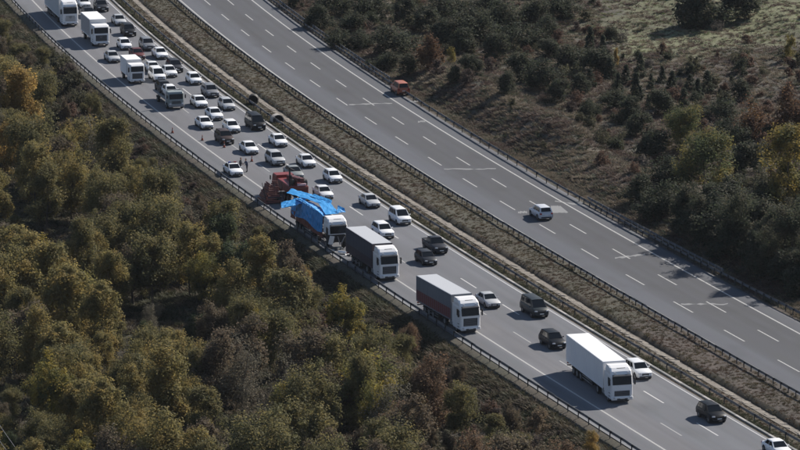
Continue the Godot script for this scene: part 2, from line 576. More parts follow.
func rippled_side(x: float, y0: float, y1: float, z0: float, z1: float, amp: float, s: int) -> ArrayMesh:
	# a curtain wall: slightly billowed sheet with thickness
	var n := FastNoiseLite.new()
	n.seed = s
	n.frequency = 0.35
	var st := begin()
	st.set_smooth_group(0)
	var nz := 28
	var ny := 4
	var f := func(i: int, j: int) -> Vector3:
		var z := lerpf(z0, z1, float(i) / nz)
		var y := lerpf(y0, y1, float(j) / ny)
		var edge := sin(PI * i / nz)
		return Vector3(x + signf(x) * amp * (n.get_noise_2d(z * 2.0, y * 3.0) + 0.5) * edge, y, z)
	for i in nz:
		for j in ny:
			quad(st, f.call(i, j), f.call(i, j + 1), f.call(i + 1, j + 1), f.call(i + 1, j))
	return done(st)

func add_trailer(root: Node3D, z0: float, length: float, upper: Material, lower: Material, roof: Material, frame: Material, split := 0.0, top := 4.0) -> Node3D:
	# z0: front of the load box; it runs back from there. split: share of the side's height taken by the lower colour
	var t := Node3D.new()
	t.name = "trailer"
	root.add_child(t, true)
	var z1 := z0 - length
	var w := 1.27
	var fl := 1.12
	var mid := lerpf(fl, top, split)
	for s in [-1.0, 1.0]:
		if split > 0.0:
			part("side_curtain_lower", rippled_side(s * w, fl + 0.06, mid, z0 - 0.10, z1 + 0.10, 0.02, 3), lower, t)
		part("side_curtain", rippled_side(s * w, mid if split > 0.0 else fl + 0.06, top - 0.10, z0 - 0.10, z1 + 0.10, 0.02, 5), upper, t)
		var stp := begin()
		box(stp, Vector3(s * (w - 0.01), fl, (z0 + z1) * 0.5), Vector3(0.07, 0.16, length), 0.015)
		box(stp, Vector3(s * (w - 0.01), top - 0.05, (z0 + z1) * 0.5), Vector3(0.07, 0.12, length), 0.015)
		for z in [z0 - 0.05, z1 + 0.05]:
			box(stp, Vector3(s * (w - 0.01), (fl + top) * 0.5, z), Vector3(0.07, top - fl - 0.20, 0.11), 0.015)
		part("side_frame", done(stp), frame, t)
	if length > 6.0:
		for s in [-1.0, 1.0]:
			var ss := begin()
			var zz := z0 - 0.5
			while zz > z1 + 0.3:
				box(ss, Vector3(s * (w + 0.022), lerpf(fl, top, 0.5), zz), Vector3(0.02, top - fl - 0.25, 0.05), 0.004)
				box(ss, Vector3(s * (w + 0.03), fl + 0.03, zz), Vector3(0.03, 0.14, 0.07), 0.005)
				zz -= 0.62
			part("strap_row", done(ss), frame, t)
	var st := begin()
	box(st, Vector3(0, top + 0.005, (z0 + z1) * 0.5), Vector3(w * 2.0 - 0.06, 0.05, length - 0.06), 0.02)
	part("roof", done(st), roof, t)
	st = begin()
	box(st, Vector3(0, (fl + top) * 0.5, z0 - 0.02), Vector3(w * 2.0 - 0.10, top - fl - 0.04, 0.05), 0.02)
	part("front_wall", done(st), frame, t)
	for s in [-1.0, 1.0]:
		st = begin()
		box(st, Vector3(s * 0.60, (fl + top) * 0.5, z1 + 0.01), Vector3(1.17, top - fl - 0.06, 0.05), 0.02)
		part("rear_door", done(st), frame, t)
	st = begin()
	box(st, Vector3(0, fl - 0.02, (z0 + z1) * 0.5), Vector3(w * 2.0 - 0.14, 0.12, length - 0.08), 0.01)
	part("floor", done(st), M.black, t)
	st = begin()
	box(st, Vector3(0, 0.55, z1 - 0.06), Vector3(2.3, 0.16, 0.12), 0.02)
	for s in [-0.7, 0.7]: box(st, Vector3(s, 0.80, z1 + 0.02), Vector3(0.12, 0.46, 0.12), 0.02)
	part("rear_bumper", done(st), M.metal, t)
	for s in [-0.95, 0.95]:
		st = begin()
		box(st, Vector3(s, 0.80, z1 - 0.05), Vector3(0.42, 0.16, 0.08), 0.02)
		part("tail_light", done(st), M.tail_lamp, t)
	return t

func add_trailer_gear(root: Node3D, z0: float, length: float) -> void:
	var z1 := z0 - length
	add_chassis(root, z0 - 0.6, z1 + 0.2)
	for k in 3: add_axle(root, z1 + 2.6 + k * 1.31)
	for s in [-1.0, 1.0]:
		var st := begin()
		box(st, Vector3(s * 0.75, 0.62, z0 - 3.3), Vector3(0.14, 1.0, 0.16), 0.02)
		box(st, Vector3(s * 0.75, 0.08, z0 - 3.3), Vector3(0.30, 0.06, 0.30), 0.01)
		part("landing_leg", done(st), M.metal, root)
		st = begin()
		for y in [0.50, 0.80]:
			box(st, Vector3(s * 1.18, y, z0 - 6.0), Vector3(0.04, 0.12, 3.6), 0.01)
		part("side_guard", done(st), M.metal, root)
		st = begin()
		box(st, Vector3(s * 0.95, 0.72, z0 - 4.6 - (1.0 if s > 0 else 0.0)), Vector3(0.5, 0.5, 1.1), 0.03)
		part("pallet_box", done(st), M.black, root)

func semi(u: float, v: float, label: String, white: Material, upper: Material, lower: Material, roof: Material, frame: Material, split: float, opt := {}) -> Node3D:
	var p := pix(u, v)
	p.y = 0.004
	var d := 650.0 - p.z
	var root := thing("articulated_lorry", label, "lorry", p, heading(d) + opt.get("twist", 0.0), "lorries on the motorway")
	root.set_meta("low_grille", opt.get("low_grille", false))
	add_cab(root, white, true, opt.get("dark_grille", true), opt.get("emblem", false))
	add_chassis(root, -0.5, -6.0)
	add_axle(root, -1.35, 0.5, false)
	add_axle(root, -5.0)
	for s in [-1.0, 1.0]:
		var st := begin()
		box(st, Vector3(s * 1.0, 0.75, -2.95), Vector3(0.42, 0.55, 1.0), 0.08)
		part("fuel_tank", done(st), M.grey_plastic, root)
		st = begin()
		box(st, Vector3(s * 1.18, 1.9, -2.45), Vector3(0.05, 2.6, 0.5), 0.02)
		part("side_deflector", done(st), white, root)
	var tl: float = opt.get("length", 13.6)
	add_trailer(root, -2.85, tl, upper, lower, roof, frame, split)
	add_trailer_gear(root, -2.85, tl)
	return root

func rigid(called: String, u: float, v: float, label: String, white: Material, side: Material, roof: Material, length: float, top: float, big: bool, emblem: bool, scale := 1.0) -> Node3D:
	var p := pix(u, v)
	p.y = 0.004
	var d := 650.0 - p.z
	var root := thing(called, label, "truck", p, heading(d), "lorries on the motorway")
	add_cab(root, white, big, true, emblem)
	add_chassis(root, -0.5, -2.6 - length)
	add_axle(root, -1.3, 0.46, false)
	add_axle(root, -2.6 - length * 0.68, 0.46)
	add_trailer(root, -2.6, length, side, side, roof, white, 0.0, top).name = "load_box"
	root.scale = Vector3.ONE * scale
	return root

# crumpled sheet through given corner points (world), with thickness
func crumpled(corners: Array, nu: int, nv: int, amp: float, thick: float, s: int, origin: Transform3D) -> ArrayMesh:
	var n := FastNoiseLite.new()
	n.seed = s
	n.frequency = 0.9
	var inv := origin.affine_inverse()
	var st := begin()
	var nrm: Vector3 = ((corners[1] - corners[0]) as Vector3).cross(corners[3] - corners[0]).normalized()
	var f := func(i: int, j: int, k: float) -> Vector3:
		var a := float(i) / nu
		var b := float(j) / nv
		var p: Vector3 = (corners[0] as Vector3).lerp(corners[1], a).lerp((corners[3] as Vector3).lerp(corners[2], a), b)
		return inv * (p + nrm * (n.get_noise_2d(p.x + p.y * 2.0, p.z) * amp + k))
	for i in nu:
		for j in nv:
			quad(st, f.call(i, j, 0.0), f.call(i + 1, j, 0.0), f.call(i + 1, j + 1, 0.0), f.call(i, j + 1, 0.0))
			quad(st, f.call(i, j, thick), f.call(i, j + 1, thick), f.call(i + 1, j + 1, thick), f.call(i + 1, j, thick))
	for i in nu:
		for e in [0, nv]:
			quad(st, f.call(i, e, 0.0), f.call(i + 1, e, 0.0), f.call(i + 1, e, thick), f.call(i, e, thick))
	for j in nv:
		for e in [0, nu]:
			quad(st, f.call(e, j, 0.0), f.call(e, j + 1, 0.0), f.call(e, j + 1, thick), f.call(e, j, thick))
	return done(st)

func crashed_lorry() -> void:
	var p := pix(338.5, 250)
	p.y = 0.004
	var root := thing("crashed_lorry", "white cabbed lorry with torn front and crumpled bright blue tarpaulin trailer", "lorry", p, heading(650.0 - p.z), "lorries on the motorway")
	add_cab(root, M.truck_white, true, true, false, true)
	add_chassis(root, -0.5, -6.0)
	add_axle(root, -1.35, 0.5, false)
	add_axle(root, -5.0)
	add_trailer_gear(root, -2.7, 13.6)
	var X := root.transform
	var L := func(x: float, y: float, z: float) -> Vector3: return X * Vector3(x, y, z)
	# red brown side boards
	for s in [-1.0, 1.0]:
		for k in 7:
			var za := -2.75 - k * 1.93
			part("side_board", crumpled([L.call(s * 1.25, 1.05, za), L.call(s * (1.25 + 0.04 * sin(k * 2.3)), 1.05, za - 1.88), L.call(s * (1.22 - 0.05 * sin(k * 1.7)), 2.0 - 0.12 * sin(k * 1.1), za - 1.88), L.call(s * 1.22, 2.0 - 0.12 * sin(k * 0.7), za)], 4, 3, 0.12, 0.05, 11 + k, X), M.red_brown, root)
	# torn blue side sheets, sagging towards the rear
	var hs := [3.9, 4.0, 4.0, 4.0, 4.0, 3.95, 3.8, 3.6]
	for k in 7:
		var za := -2.75 - k * 1.93
		var lean := -0.08 - 0.16 * k
		part("tarpaulin", crumpled([L.call(-1.30, 1.75 - 0.25 * sin(k * 1.3), za), L.call(-1.30, 1.75 - 0.25 * sin(k * 1.3 + 1.3), za - 1.93), L.call(-1.2 - lean * 0.3, hs[k + 1], za - 1.93), L.call(-1.2 - lean * 0.3, hs[k], za)], 6, 6, 0.13, 0.02, 31 + k, X), M.tarp, root)
		if k > 1:
			part("tarpaulin", crumpled([L.call(1.22, 1.95, za), L.call(1.22, 1.95, za - 1.93), L.call(0.6, hs[k + 1] - 0.6, za - 1.93), L.call(0.6, hs[k] - 0.6, za)], 5, 5, 0.2, 0.02, 51 + k, X), M.tarp, root)
	for k in 6:
		var za := -2.75 - k * 1.93
		part("sagging_roof", crumpled([L.call(-1.2, hs[k] - 0.06, za), L.call(-1.2, hs[k + 1] - 0.06, za - 1.93), L.call(0.45 + 0.1 * sin(k * 2.0), hs[k + 1] - 0.5, za - 1.93), L.call(0.45 + 0.1 * sin(k * 2.0 - 2.0), hs[k] - 0.5, za)], 5, 4, 0.12, 0.02, 91 + k, X), M.tarp, root)
	# bent frame hoops
	for k in 5:
		var z := -4.6 - k * 2.4
		var st := begin()
		tube(st, Vector3(-1.2, 2.0, z), Vector3(-1.15, 3.2 - 0.1 * k, z + 0.3), 0.05, 0.05, 6)
		tube(st, Vector3(-1.15, 3.2 - 0.1 * k, z + 0.3), Vector3(0.4, 2.9 - 0.12 * k, z + 0.5), 0.05, 0.05, 6)
		tube(st, Vector3(0.4, 2.9 - 0.12 * k, z + 0.5), Vector3(1.1, 2.0, z), 0.05, 0.05, 6)
		part("frame_hoop", done(st), M.metal, root)
	# bright roof sheets, torn and folded over
	var P := func(u: float, v: float, h: float) -> Vector3: return pix(u, v, h)
	var sheets := [
		[P.call(325.5, 214.6, 3.9), P.call(339.0, 213.4, 3.95), P.call(329.5, 201.8, 4.0), P.call(318.0, 202.6, 3.95)],
		[P.call(318.0, 203.0, 3.95), P.call(330.0, 203.0, 4.05), P.call(311.0, 193.8, 4.0), P.call(302.0, 197.2, 3.9)],
		[P.call(286.5, 193.0, 3.8), P.call(307.0, 199.2, 3.9), P.call(310.5, 194.2, 4.0), P.call(291.5, 188.6, 4.0)],
		[P.call(281.5, 208.4, 3.0), P.call(304.5, 203.2, 3.6), P.call(306.5, 196.6, 3.9), P.call(281.0, 202.4, 3.4)],
		[P.call(310.0, 196.4, 4.0), P.call(331.0, 204.0, 4.0), P.call(332.0, 200.5, 4.2), P.call(314.0, 194.0, 4.15)],
		[P.call(336.8, 213.0, 3.95), P.call(345.6, 212.4, 3.95), P.call(344.4, 208.6, 4.3), P.call(337.8, 205.6, 4.55)],
	]
	for k in sheets.size():
		part("torn_roof_sheet", crumpled(sheets[k], 10, 6, 0.13, 0.03, 71 + k, X), M.tarp, root)

func recovery_truck() -> void:
	# backed up to the wreck, so its tail faces the camera
	var e := pix(301, 205)
	var d := 650.0 - e.z
	var p := e + Vector3(sin(heading(d)), 0, cos(heading(d))) * -9.4
	p.y = 0.004
	var root := thing("recovery_truck", "dark red heavy recovery truck with mast and boom backed up to the blue wreck", "truck", p, heading(d) + PI, "")
	add_cab_low(root)
	add_chassis(root, -0.5, -9.0)
	add_axle(root, -1.2, 0.5, false)
	add_axle(root, -6.0)
	add_axle(root, -7.4)
	var st := begin()
	box(st, Vector3(0, 1.75, -5.7), Vector3(2.4, 1.1, 6.2), 0.06)
	part("equipment_body", done(st), M.red, root)
	for k in 5:
		for s in [-1.0, 1.0]:
			st = begin()
			box(st, Vector3(s * 1.21, 1.72, -3.3 - k * 1.15), Vector3(0.03, 0.8, 1.0), 0.01)
			part("locker_door", done(st), M.dark_red, root)
	for k in 3:
		st = begin()
		box(st, Vector3(0, 1.36 + k * 0.36, -8.83), Vector3(2.2, 0.26, 0.05), 0.01)
		part("tail_board", done(st), M.dark_red if k % 2 else M.red_brown, root)
	st = begin()
	box(st, Vector3(-0.25, 2.75, -5.8), Vector3(0.8, 0.6, 5.2), 0.05, Basis(Vector3.RIGHT, 0.10))
	box(st, Vector3(-0.25, 3.05, -7.6), Vector3(0.5, 0.42, 3.2), 0.04, Basis(Vector3.RIGHT, 0.10))
	part("boom", done(st), M.dark_red, root)
	st = begin()
	tube(st, Vector3(1.1, 2.2, -8.2), Vector3(1.1, 4.7, -8.0), 0.14, 0.11, 8)
	tube(st, Vector3(1.1, 4.6, -8.0), Vector3(0.5, 4.3, -8.2), 0.07, 0.07, 8)
	tube(st, Vector3(0.75, 2.2, -8.3), Vector3(0.9, 3.7, -8.1), 0.10, 0.08, 8)
	part("mast", done(st), M.black, root)
	for e2 in [[-0.95, -8.0, 0.42], [-1.0, -6.9, 0.36], [0.5, -7.2, 0.34]]:
		st = begin()
		tube(st, Vector3(e2[0] - 0.22, 2.62, e2[1]), Vector3(e2[0] + 0.22, 2.62, e2[1]), e2[2], e2[2], 14)
		part("winch_drum", done(st), M.black, root)
	st = begin()
	box(st, Vector3(-0.35, 2.48, -8.55), Vector3(1.15, 0.30, 0.35), 0.05)
	part("warning_board", done(st), M.pink_white, root)
	st = begin()
	box(st, Vector3(0, 0.85, -9.6), Vector3(0.35, 0.30, 1.5), 0.04)
	box(st, Vector3(0, 0.75, -10.3), Vector3(1.9, 0.22, 0.25), 0.04)
	part("wheel_lift", done(st), M.black, root)

func add_cab_low(root: Node3D) -> void:
	var cab := Node3D.new()
	cab.name = "cab"
	root.add_child(cab, true)
	var rings := []
	for e in [[0.5, -0.05], [1.5, 0.0], [1.6, -0.02], [2.4, -0.22], [2.6, -0.35]]:
		rings.append(ring_y(e[0], e[1], -2.1, 1.22 - (0.08 if e[0] > 2.5 else 0.0)))
	var st := begin()
	loft(st, rings, false)
	part("cab_shell", done(st), M.red, cab)
	st = begin()
	panel(st, Vector3(-1.05, 1.65, -0.03), Vector3(1.05, 1.65, -0.03), Vector3(1.05, 2.33, -0.20), Vector3(-1.05, 2.33, -0.20), 0.015)
	part("windscreen", done(st), M.glass, cab)
	st = begin()
	for k in 4: box(st, Vector3(0, 0.95 + k * 0.14, 0.02), Vector3(1.7, 0.09, 0.06), 0.02)
	part("grille", done(st), M.black, cab)
	st = begin()
	box(st, Vector3(0, 0.55, 0.03), Vector3(2.44, 0.34, 0.22), 0.06)
	part("bumper", done(st), M.truck_white, cab)
	for s in [-1.0, 1.0]:
		st = begin()
		box(st, Vector3(s * 0.95, 0.72, 0.10), Vector3(0.34, 0.2, 0.12), 0.04)
		part("headlight", done(st), M.lamp_glass, cab)
		st = begin()
		box(st, Vector3(s * 1.42, 1.95, -0.10), Vector3(0.16, 0.6, 0.2), 0.05)
		part("mirror", done(st), M.black, cab)

func slatted_wreck() -> void:
	# crumpled red cargo body whose boards have fanned out on the hard shoulder
	var p := pix(274.5, 204)
	p.y = 0.004
	var root := thing("crushed_cargo_body", "crushed red brown slatted lorry body fanned out beside the guardrail", "wreck", p, heading(650.0 - p.z), "")
	root.scale = Vector3(0.8, 0.9, 0.8)
	for k in 12:
		var y := 0.22 + k * 0.245
		var w := 2.75 - k * 0.16
		var st := begin()
		box(st, Vector3(0.085 * k - 0.35, y, -0.17 * k), Vector3(w, 0.21, 0.16), 0.03, Basis(Vector3.FORWARD, 0.08 * sin(k * 1.9)) * Basis(Vector3.UP, 0.12 * cos(k * 2.7)) * Basis(Vector3.RIGHT, -0.35))
		part("slat", done(st), M.red_brown if k % 3 else M.dark_red, root)
	for k in 10:
		var st := begin()
		box(st, Vector3(-1.5 + 0.11 * k, 0.30 + 0.27 * k, -2.0), Vector3(0.12, 0.24, 4.4 - 0.22 * k), 0.03, Basis(Vector3.RIGHT, 0.03 * sin(k * 2.0)) * Basis(Vector3.UP, 0.04 * cos(k * 3.1)))
		part("slat", done(st), M.dark_red if k % 2 else M.red_brown, root)
	var st3 := begin()
	loft(st3, [[Vector3(-1.3, 0.7, -0.3), Vector3(0.9, 0.7, -0.3), Vector3(0.9, 0.7, -4.4), Vector3(-1.3, 0.7, -4.4)], [Vector3(-0.1, 2.5, -2.3), Vector3(0.6, 2.3, -2.2), Vector3(0.7, 2.1, -4.0), Vector3(-0.3, 2.4, -4.0)]], false)
	part("crushed_load", done(st3), M.dark_red, root)
	for e in [[-1.2, 0.2], [0.9, -0.45], [0.2, -0.1]]:
		var st := begin()
		tube(st, Vector3(e[0], 0.0, -0.4), Vector3(e[0] - e[1] * 2.0, 2.9, -1.6), 0.07, 0.05, 7)
		part("bent_stake", done(st), M.black, root)
	var st2 := begin()
	box(st2, Vector3(0.1, 0.75, -2.6), Vector3(2.3, 0.35, 4.6), 0.05)
	part("chassis", done(st2), M.black, root)
	for s in [-1.0, 1.0]:
		for z in [-1.8, -3.6]:
			wheel(root, Vector3(s * 1.0, 0.48, z), 0.48, 0.32, M.truck_rim)

func car_transporter() -> Node3D:
	var p := pix(176.5, 109.5)
	p.y = 0.004
	var root := thing("car_transporter", "grey recovery transporter with pale front post carrying two cars on deck", "truck", p, heading(650.0 - p.z), "")
	var cab := Node3D.new()
	cab.name = "cab"
	root.add_child(cab, true)
	var rings := []
	for e in [[0.5, -0.05], [1.35, 0.0], [1.42, -0.02], [2.25, -0.20], [2.45, -0.32]]:
		rings.append(ring_y(e[0], e[1], -1.75, 1.12 - (0.07 if e[0] > 2.4 else 0.0)))
	var st := begin()
	loft(st, rings, false)
	part("cab_shell", done(st), M.teal_grey, cab)
	st = begin()
	panel(st, Vector3(-0.98, 1.46, -0.03), Vector3(0.98, 1.46, -0.03), Vector3(0.98, 2.18, -0.19), Vector3(-0.98, 2.18, -0.19), 0.015)
	part("windscreen", done(st), M.glass, cab)
	st = begin()
	box(st, Vector3(0, 0.55, 0.03), Vector3(2.3, 0.36, 0.20), 0.06)
	part("bumper", done(st), M.grey_plastic, cab)
	st = begin()
	for k in 3: box(st, Vector3(0, 0.90 + k * 0.13, 0.01), Vector3(1.3, 0.08, 0.06), 0.02)
	part("grille", done(st), M.smoke, cab)
	for s in [-1.0, 1.0]:
		st = begin()
		box(st, Vector3(s * 0.88, 0.80, 0.04), Vector3(0.34, 0.22, 0.12), 0.04)
		part("headlight", done(st), M.lamp_glass, cab)
		st = begin()
		box(st, Vector3(s * 1.32, 1.85, -0.05), Vector3(0.18, 0.55, 0.2), 0.05)
		part("mirror", done(st), M.black, cab)
	st = begin()
	box(st, Vector3(-1.08, 1.9, -1.95), Vector3(0.16, 3.0, 0.2), 0.03)
	part("front_post", done(st), M.truck_white, root)
	st = begin()
	box(st, Vector3(0, 2.5, -2.0), Vector3(2.2, 0.12, 0.14), 0.03)
	box(st, Vector3(1.08, 1.7, -1.95), Vector3(0.12, 1.6, 0.16), 0.03)
	part("headboard", done(st), M.grey_plastic, root)
	add_chassis(root, -0.5, -9.6)
	add_axle(root, -1.1, 0.44, false)
	add_axle(root, -6.8, 0.44)
	for k in 2:
		st = begin()
		box(st, Vector3(0.65 - 1.3 * k, 1.22, -5.9), Vector3(0.75, 0.10, 7.8), 0.02)
		part("deck_runner", done(st), M.metal, root)
	for s in [-1.0, 1.0]:
		st = begin()
		box(st, Vector3(s * 1.14, 1.18, -5.9), Vector3(0.08, 0.22, 7.8), 0.02)
		part("side_rail", done(st), M.grey_plastic, root)
	return root

# ------------------------------------------------------------------ road surface
func asphalt_main(o: float, d: float) -> Color:
	var k := 1.0 + 0.17 * noise2.get_noise_2d(o * 7.0, d * 0.30) + 0.12 * noise.get_noise_2d(o * 2.0, d * 0.5) - 0.16 * smoothstep(0.22, 0.5, noise.get_noise_2d(o * 5.0 + 400.0, d * 2.2))
	var lane := fposmod(o + 9.3, 3.87) / 3.87
	k *= 1.0 - 0.10 * (exp(-pow((lane - 0.27) / 0.09, 2.0)) + exp(-pow((lane - 0.73) / 0.09, 2.0)))
	var c := Color(0.146, 0.152, 0.168)
	if o < -17.1: c = Color(0.158, 0.158, 0.170)
	if o < -21.2: c = Color(0.136, 0.142, 0.156)
	return Color(c.r * k, c.g * k, c.b * k)

func asphalt_far(o: float, d: float) -> Color:
	var n1 := noise.get_noise_2d(o * 2.0, d * 0.5)
	var k := 1.0 + 0.17 * noise2.get_noise_2d(o * 7.0, d * 0.30) + 0.16 * n1 - 0.15 * smoothstep(0.2, 0.5, noise.get_noise_2d(o * 5.0 + 900.0, d * 2.2))
	var c := Color(0.088, 0.095, 0.113).lerp(Color(0.059, 0.063, 0.074), smoothstep(4.6, 6.8, o + n1)).lerp(Color(0.080, 0.086, 0.101), smoothstep(13.0, 14.0, o + 0.5 * n1))
	if o > 5.0 and o < 13.5:
		var lane := fposmod(o - 6.05, 3.7) / 3.7
		k *= 1.0 - 0.12 * (exp(-pow((lane - 0.27) / 0.1, 2.0)) + exp(-pow((lane - 0.73) / 0.1, 2.0)))
	return Color(c.r * k, c.g * k, c.b * k)

func carriageway(o0: float, o1: float, col: Callable) -> ArrayMesh:
	var st := begin()
	st.set_smooth_group(0)
	var n := int((o1 - o0) / 0.5)
	var ds := []
	var d := 380.0
	while d < 980.0:
		ds.append(d)
		d += 2.0 if d > 470.0 and d < 830.0 else 10.0
	for i in ds.size() - 1:
		for j in n:
			var oa := lerpf(o0, o1, float(j) / n)
			var ob := lerpf(o0, o1, float(j + 1) / n)
			var q := [[oa, ds[i]], [oa, ds[i + 1]], [ob, ds[i + 1]], [oa, ds[i]], [ob, ds[i + 1]], [ob, ds[i]]]
			for e in q:
				st.set_color(col.call(e[0], e[1]))
				st.add_vertex(road(e[0], e[1]))
	# the edges of the pavement, 0.12 m thick
	for e in [o0, o1]:
		for i in ds.size() - 1:
			st.set_color(Color(0.1, 0.1, 0.1))
			quad(st, road(e, ds[i]), road(e, ds[i + 1]), road(e, ds[i + 1], -0.12), road(e, ds[i], -0.12))
	return done(st)

func stripe(o: float, w: float, d0: float, d1: float, y := 0.004, step := 4.0) -> ArrayMesh:
	var st := begin()
	var d := d0
	while d < d1 - 0.01:
		var e := minf(d + step, d1)
		quad(st, road(o - w / 2, d, y), road(o - w / 2, e, y), road(o + w / 2, e, y), road(o + w / 2, d, y))
		d = e
	return done(st)

func roads() -> void:
	var near := structure("road", carriageway(-24.15, -8.9, asphalt_main), M.asphalt)
	tag(near, "pale grey three lane carriageway carrying the queue of traffic", "road")
	var far := structure("road", carriageway(1.75, 15.9, asphalt_far), M.asphalt)
	tag(far, "dark grey almost empty carriageway beyond the median", "road")
	for o in [-20.95, -9.3]: part("edge_line", stripe(o, 0.24 if o < -15 else 0.14, 400, 950), M.marking if o < -15 else M.marking_mid, near)
	for o in [2.25, 13.5]: part("edge_line", stripe(o, 0.24, 400, 950), M.marking, far)
	for o in [-13.45, -17.05]:
		for k in 28:
			var d := 480.5 + 14.3 * k
			part("lane_dash", stripe(o, 0.17, d - 3.9, d + 1.6), M.marking_mid if o > -15 else M.marking_worn, near)
	for o in [6.07, 9.72]:
		for k in range(0, 24):
			var d := 807.0 - 14.85 * k
			part("lane_dash", stripe(o, 0.19, d - 5.8, d), M.marking, far)
	# pale sealed joints and patches across the far carriageway
	var strips := [[[349, 104.2], [392, 102.8], [392, 103.6], [349, 105.0]], [[444, 168.6], [496, 168.6], [496, 169.3], [444, 169.3]], [[518, 211.5], [527, 211.2], [527, 213], [518, 213]],
		[[551, 205.5], [560, 206], [568, 212.6], [549, 213]], [[615, 257.4], [645, 253.8], [645, 255.0], [615, 258.8]], [[681, 303.4], [728, 303.6], [728, 304.5], [681, 304.5]], [[555, 200.5], [590, 206], [590, 207], [555, 201.6]], [[418, 121], [425, 120.4], [425, 122], [418, 122.4]], [[408, 101.2], [418, 100.8], [418, 102], [408, 102.4]]]
	for e in strips:
		var st := begin()
		var q := []
		for c in e: q.append(pix(c[0], c[1], 0.003))
		var prev_a: Vector3 = q[0]
		var prev_b: Vector3 = q[3]
		for i in range(1, 13):
			var na: Vector3 = (q[0] as Vector3).lerp(q[1], i / 12.0) + Vector3(0, 0, rng.randf_range(-0.35, 0.35))
			var nb: Vector3 = (q[3] as Vector3).lerp(q[2], i / 12.0) + Vector3(rng.randf_range(-0.1, 0.1), 0, rng.randf_range(-0.35, 0.35))
			quad(st, prev_a, na, nb, prev_b)
			prev_a = na
			prev_b = nb
		part("repair_strip", done(st), M.patch, far)
	# crack sealing and paving seams on the near carriageway
	for e in [[-15.2, 470.0, 640.0], [-18.9, 470.0, 560.0], [-11.4, 500.0, 620.0], [-22.6, 480.0, 600.0]]:
		var st := begin()
		var d: float = e[1]
		while d < e[2]:
			var a: float = e[0] + 0.25 * noise.get_noise_2d(d * 3.0, e[0] * 50.0)
			var b: float = e[0] + 0.25 * noise.get_noise_2d((d + 2.0) * 3.0, e[0] * 50.0)
			quad(st, road(a - 0.04, d, 0.003), road(b - 0.04, d + 2.0, 0.003), road(b + 0.04, d + 2.0, 0.003), road(a + 0.04, d, 0.003))
			d += 2.0
		part("paving_seam", done(st), M.seam, near)
	# kerb beside the median: a row of concrete blocks
	var kerb := structure("kerb", stripe(-8.55, 0.5, 440, 900, -0.03), M.concrete)
	tag(kerb, "concrete kerb of long blocks along the median", "kerb")
	var kb := box_mesh(Vector3(0.36, 0.30, 2.92), 0.03)
	for k in 128:
		var d := 470.0 + k * 2.83
		part("kerb_block", kb, M.concrete if k % 3 else M.concrete_pale, kerb, road(-8.38, d, 0.0), Vector3(0, heading(d), 0))

# ------------------------------------------------------------------ ground
func ground_color(o: float, d: float) -> Color:
	var n1 := noise.get_noise_2d(o * 2.5 + 90.0, d * 2.0)
	var n2 := noise2.get_noise_2d(o * 5.0, d * 5.0 + 33.0)
	var c: Color
	if o < -24.0:
		c = Color(0.092, 0.074, 0.052).lerp(Color(0.070, 0.068, 0.040), clampf(0.5 + n1 * 1.6, 0.0, 1.0))
	elif o < 1.8:
		var earth := Color(0.104, 0.072, 0.044)
		var grass := Color(0.074, 0.062, 0.034)
		c = earth.lerp(grass, clampf(0.5 + n1 * 2.2, 0.0, 1.0))
		if o > -3.4 and d > 560.0: c = c.lerp(Color(0.068, 0.066, 0.040), 0.7)
		elif o > -3.4: c = c.lerp(Color(0.078, 0.058, 0.054), 0.6)
	else:
		var dry := Color(0.155, 0.122, 0.086)
		var brown := Color(0.092, 0.066, 0.053)
		var green := Color(0.058, 0.064, 0.044)
		c = brown.lerp(dry, clampf(0.5 + n1 * 2.4, 0.0, 1.0)).lerp(green, clampf(0.25 + n2 * 1.5, 0.0, 0.8))
		var p := seen_at(road(o, d, height(o, d)))
		var w := smoothstep(0.0, 26.0, 62.0 - p.y - maxf(640.0 - p.x, 0.0) * 0.25 + 46.0 * n1 + 16.0 * n2) * smoothstep(540.0, 660.0, p.x + 110.0 * n1)
		c = c.lerp(Color(0.217, 0.225, 0.104).lerp(Color(0.152, 0.160, 0.080), clampf(0.5 + n2 * 2.0, 0.0, 1.0)), w)
	if o > 30.0:
		var q := seen_at(road(o, d, height(o, d)))
		var line := q.y - (56.0 - (q.x - 600.0) * 0.215)
		if q.x > 590.0 and absf(line + 12.0 * n1) < 9.0 + 10.0 * n2: c = c.lerp(Color(0.215, 0.228, 0.110), 0.85)
	var k := 1.0 + 0.30 * n2
	return Color(c.r * k, c.g * k, c.b * k)

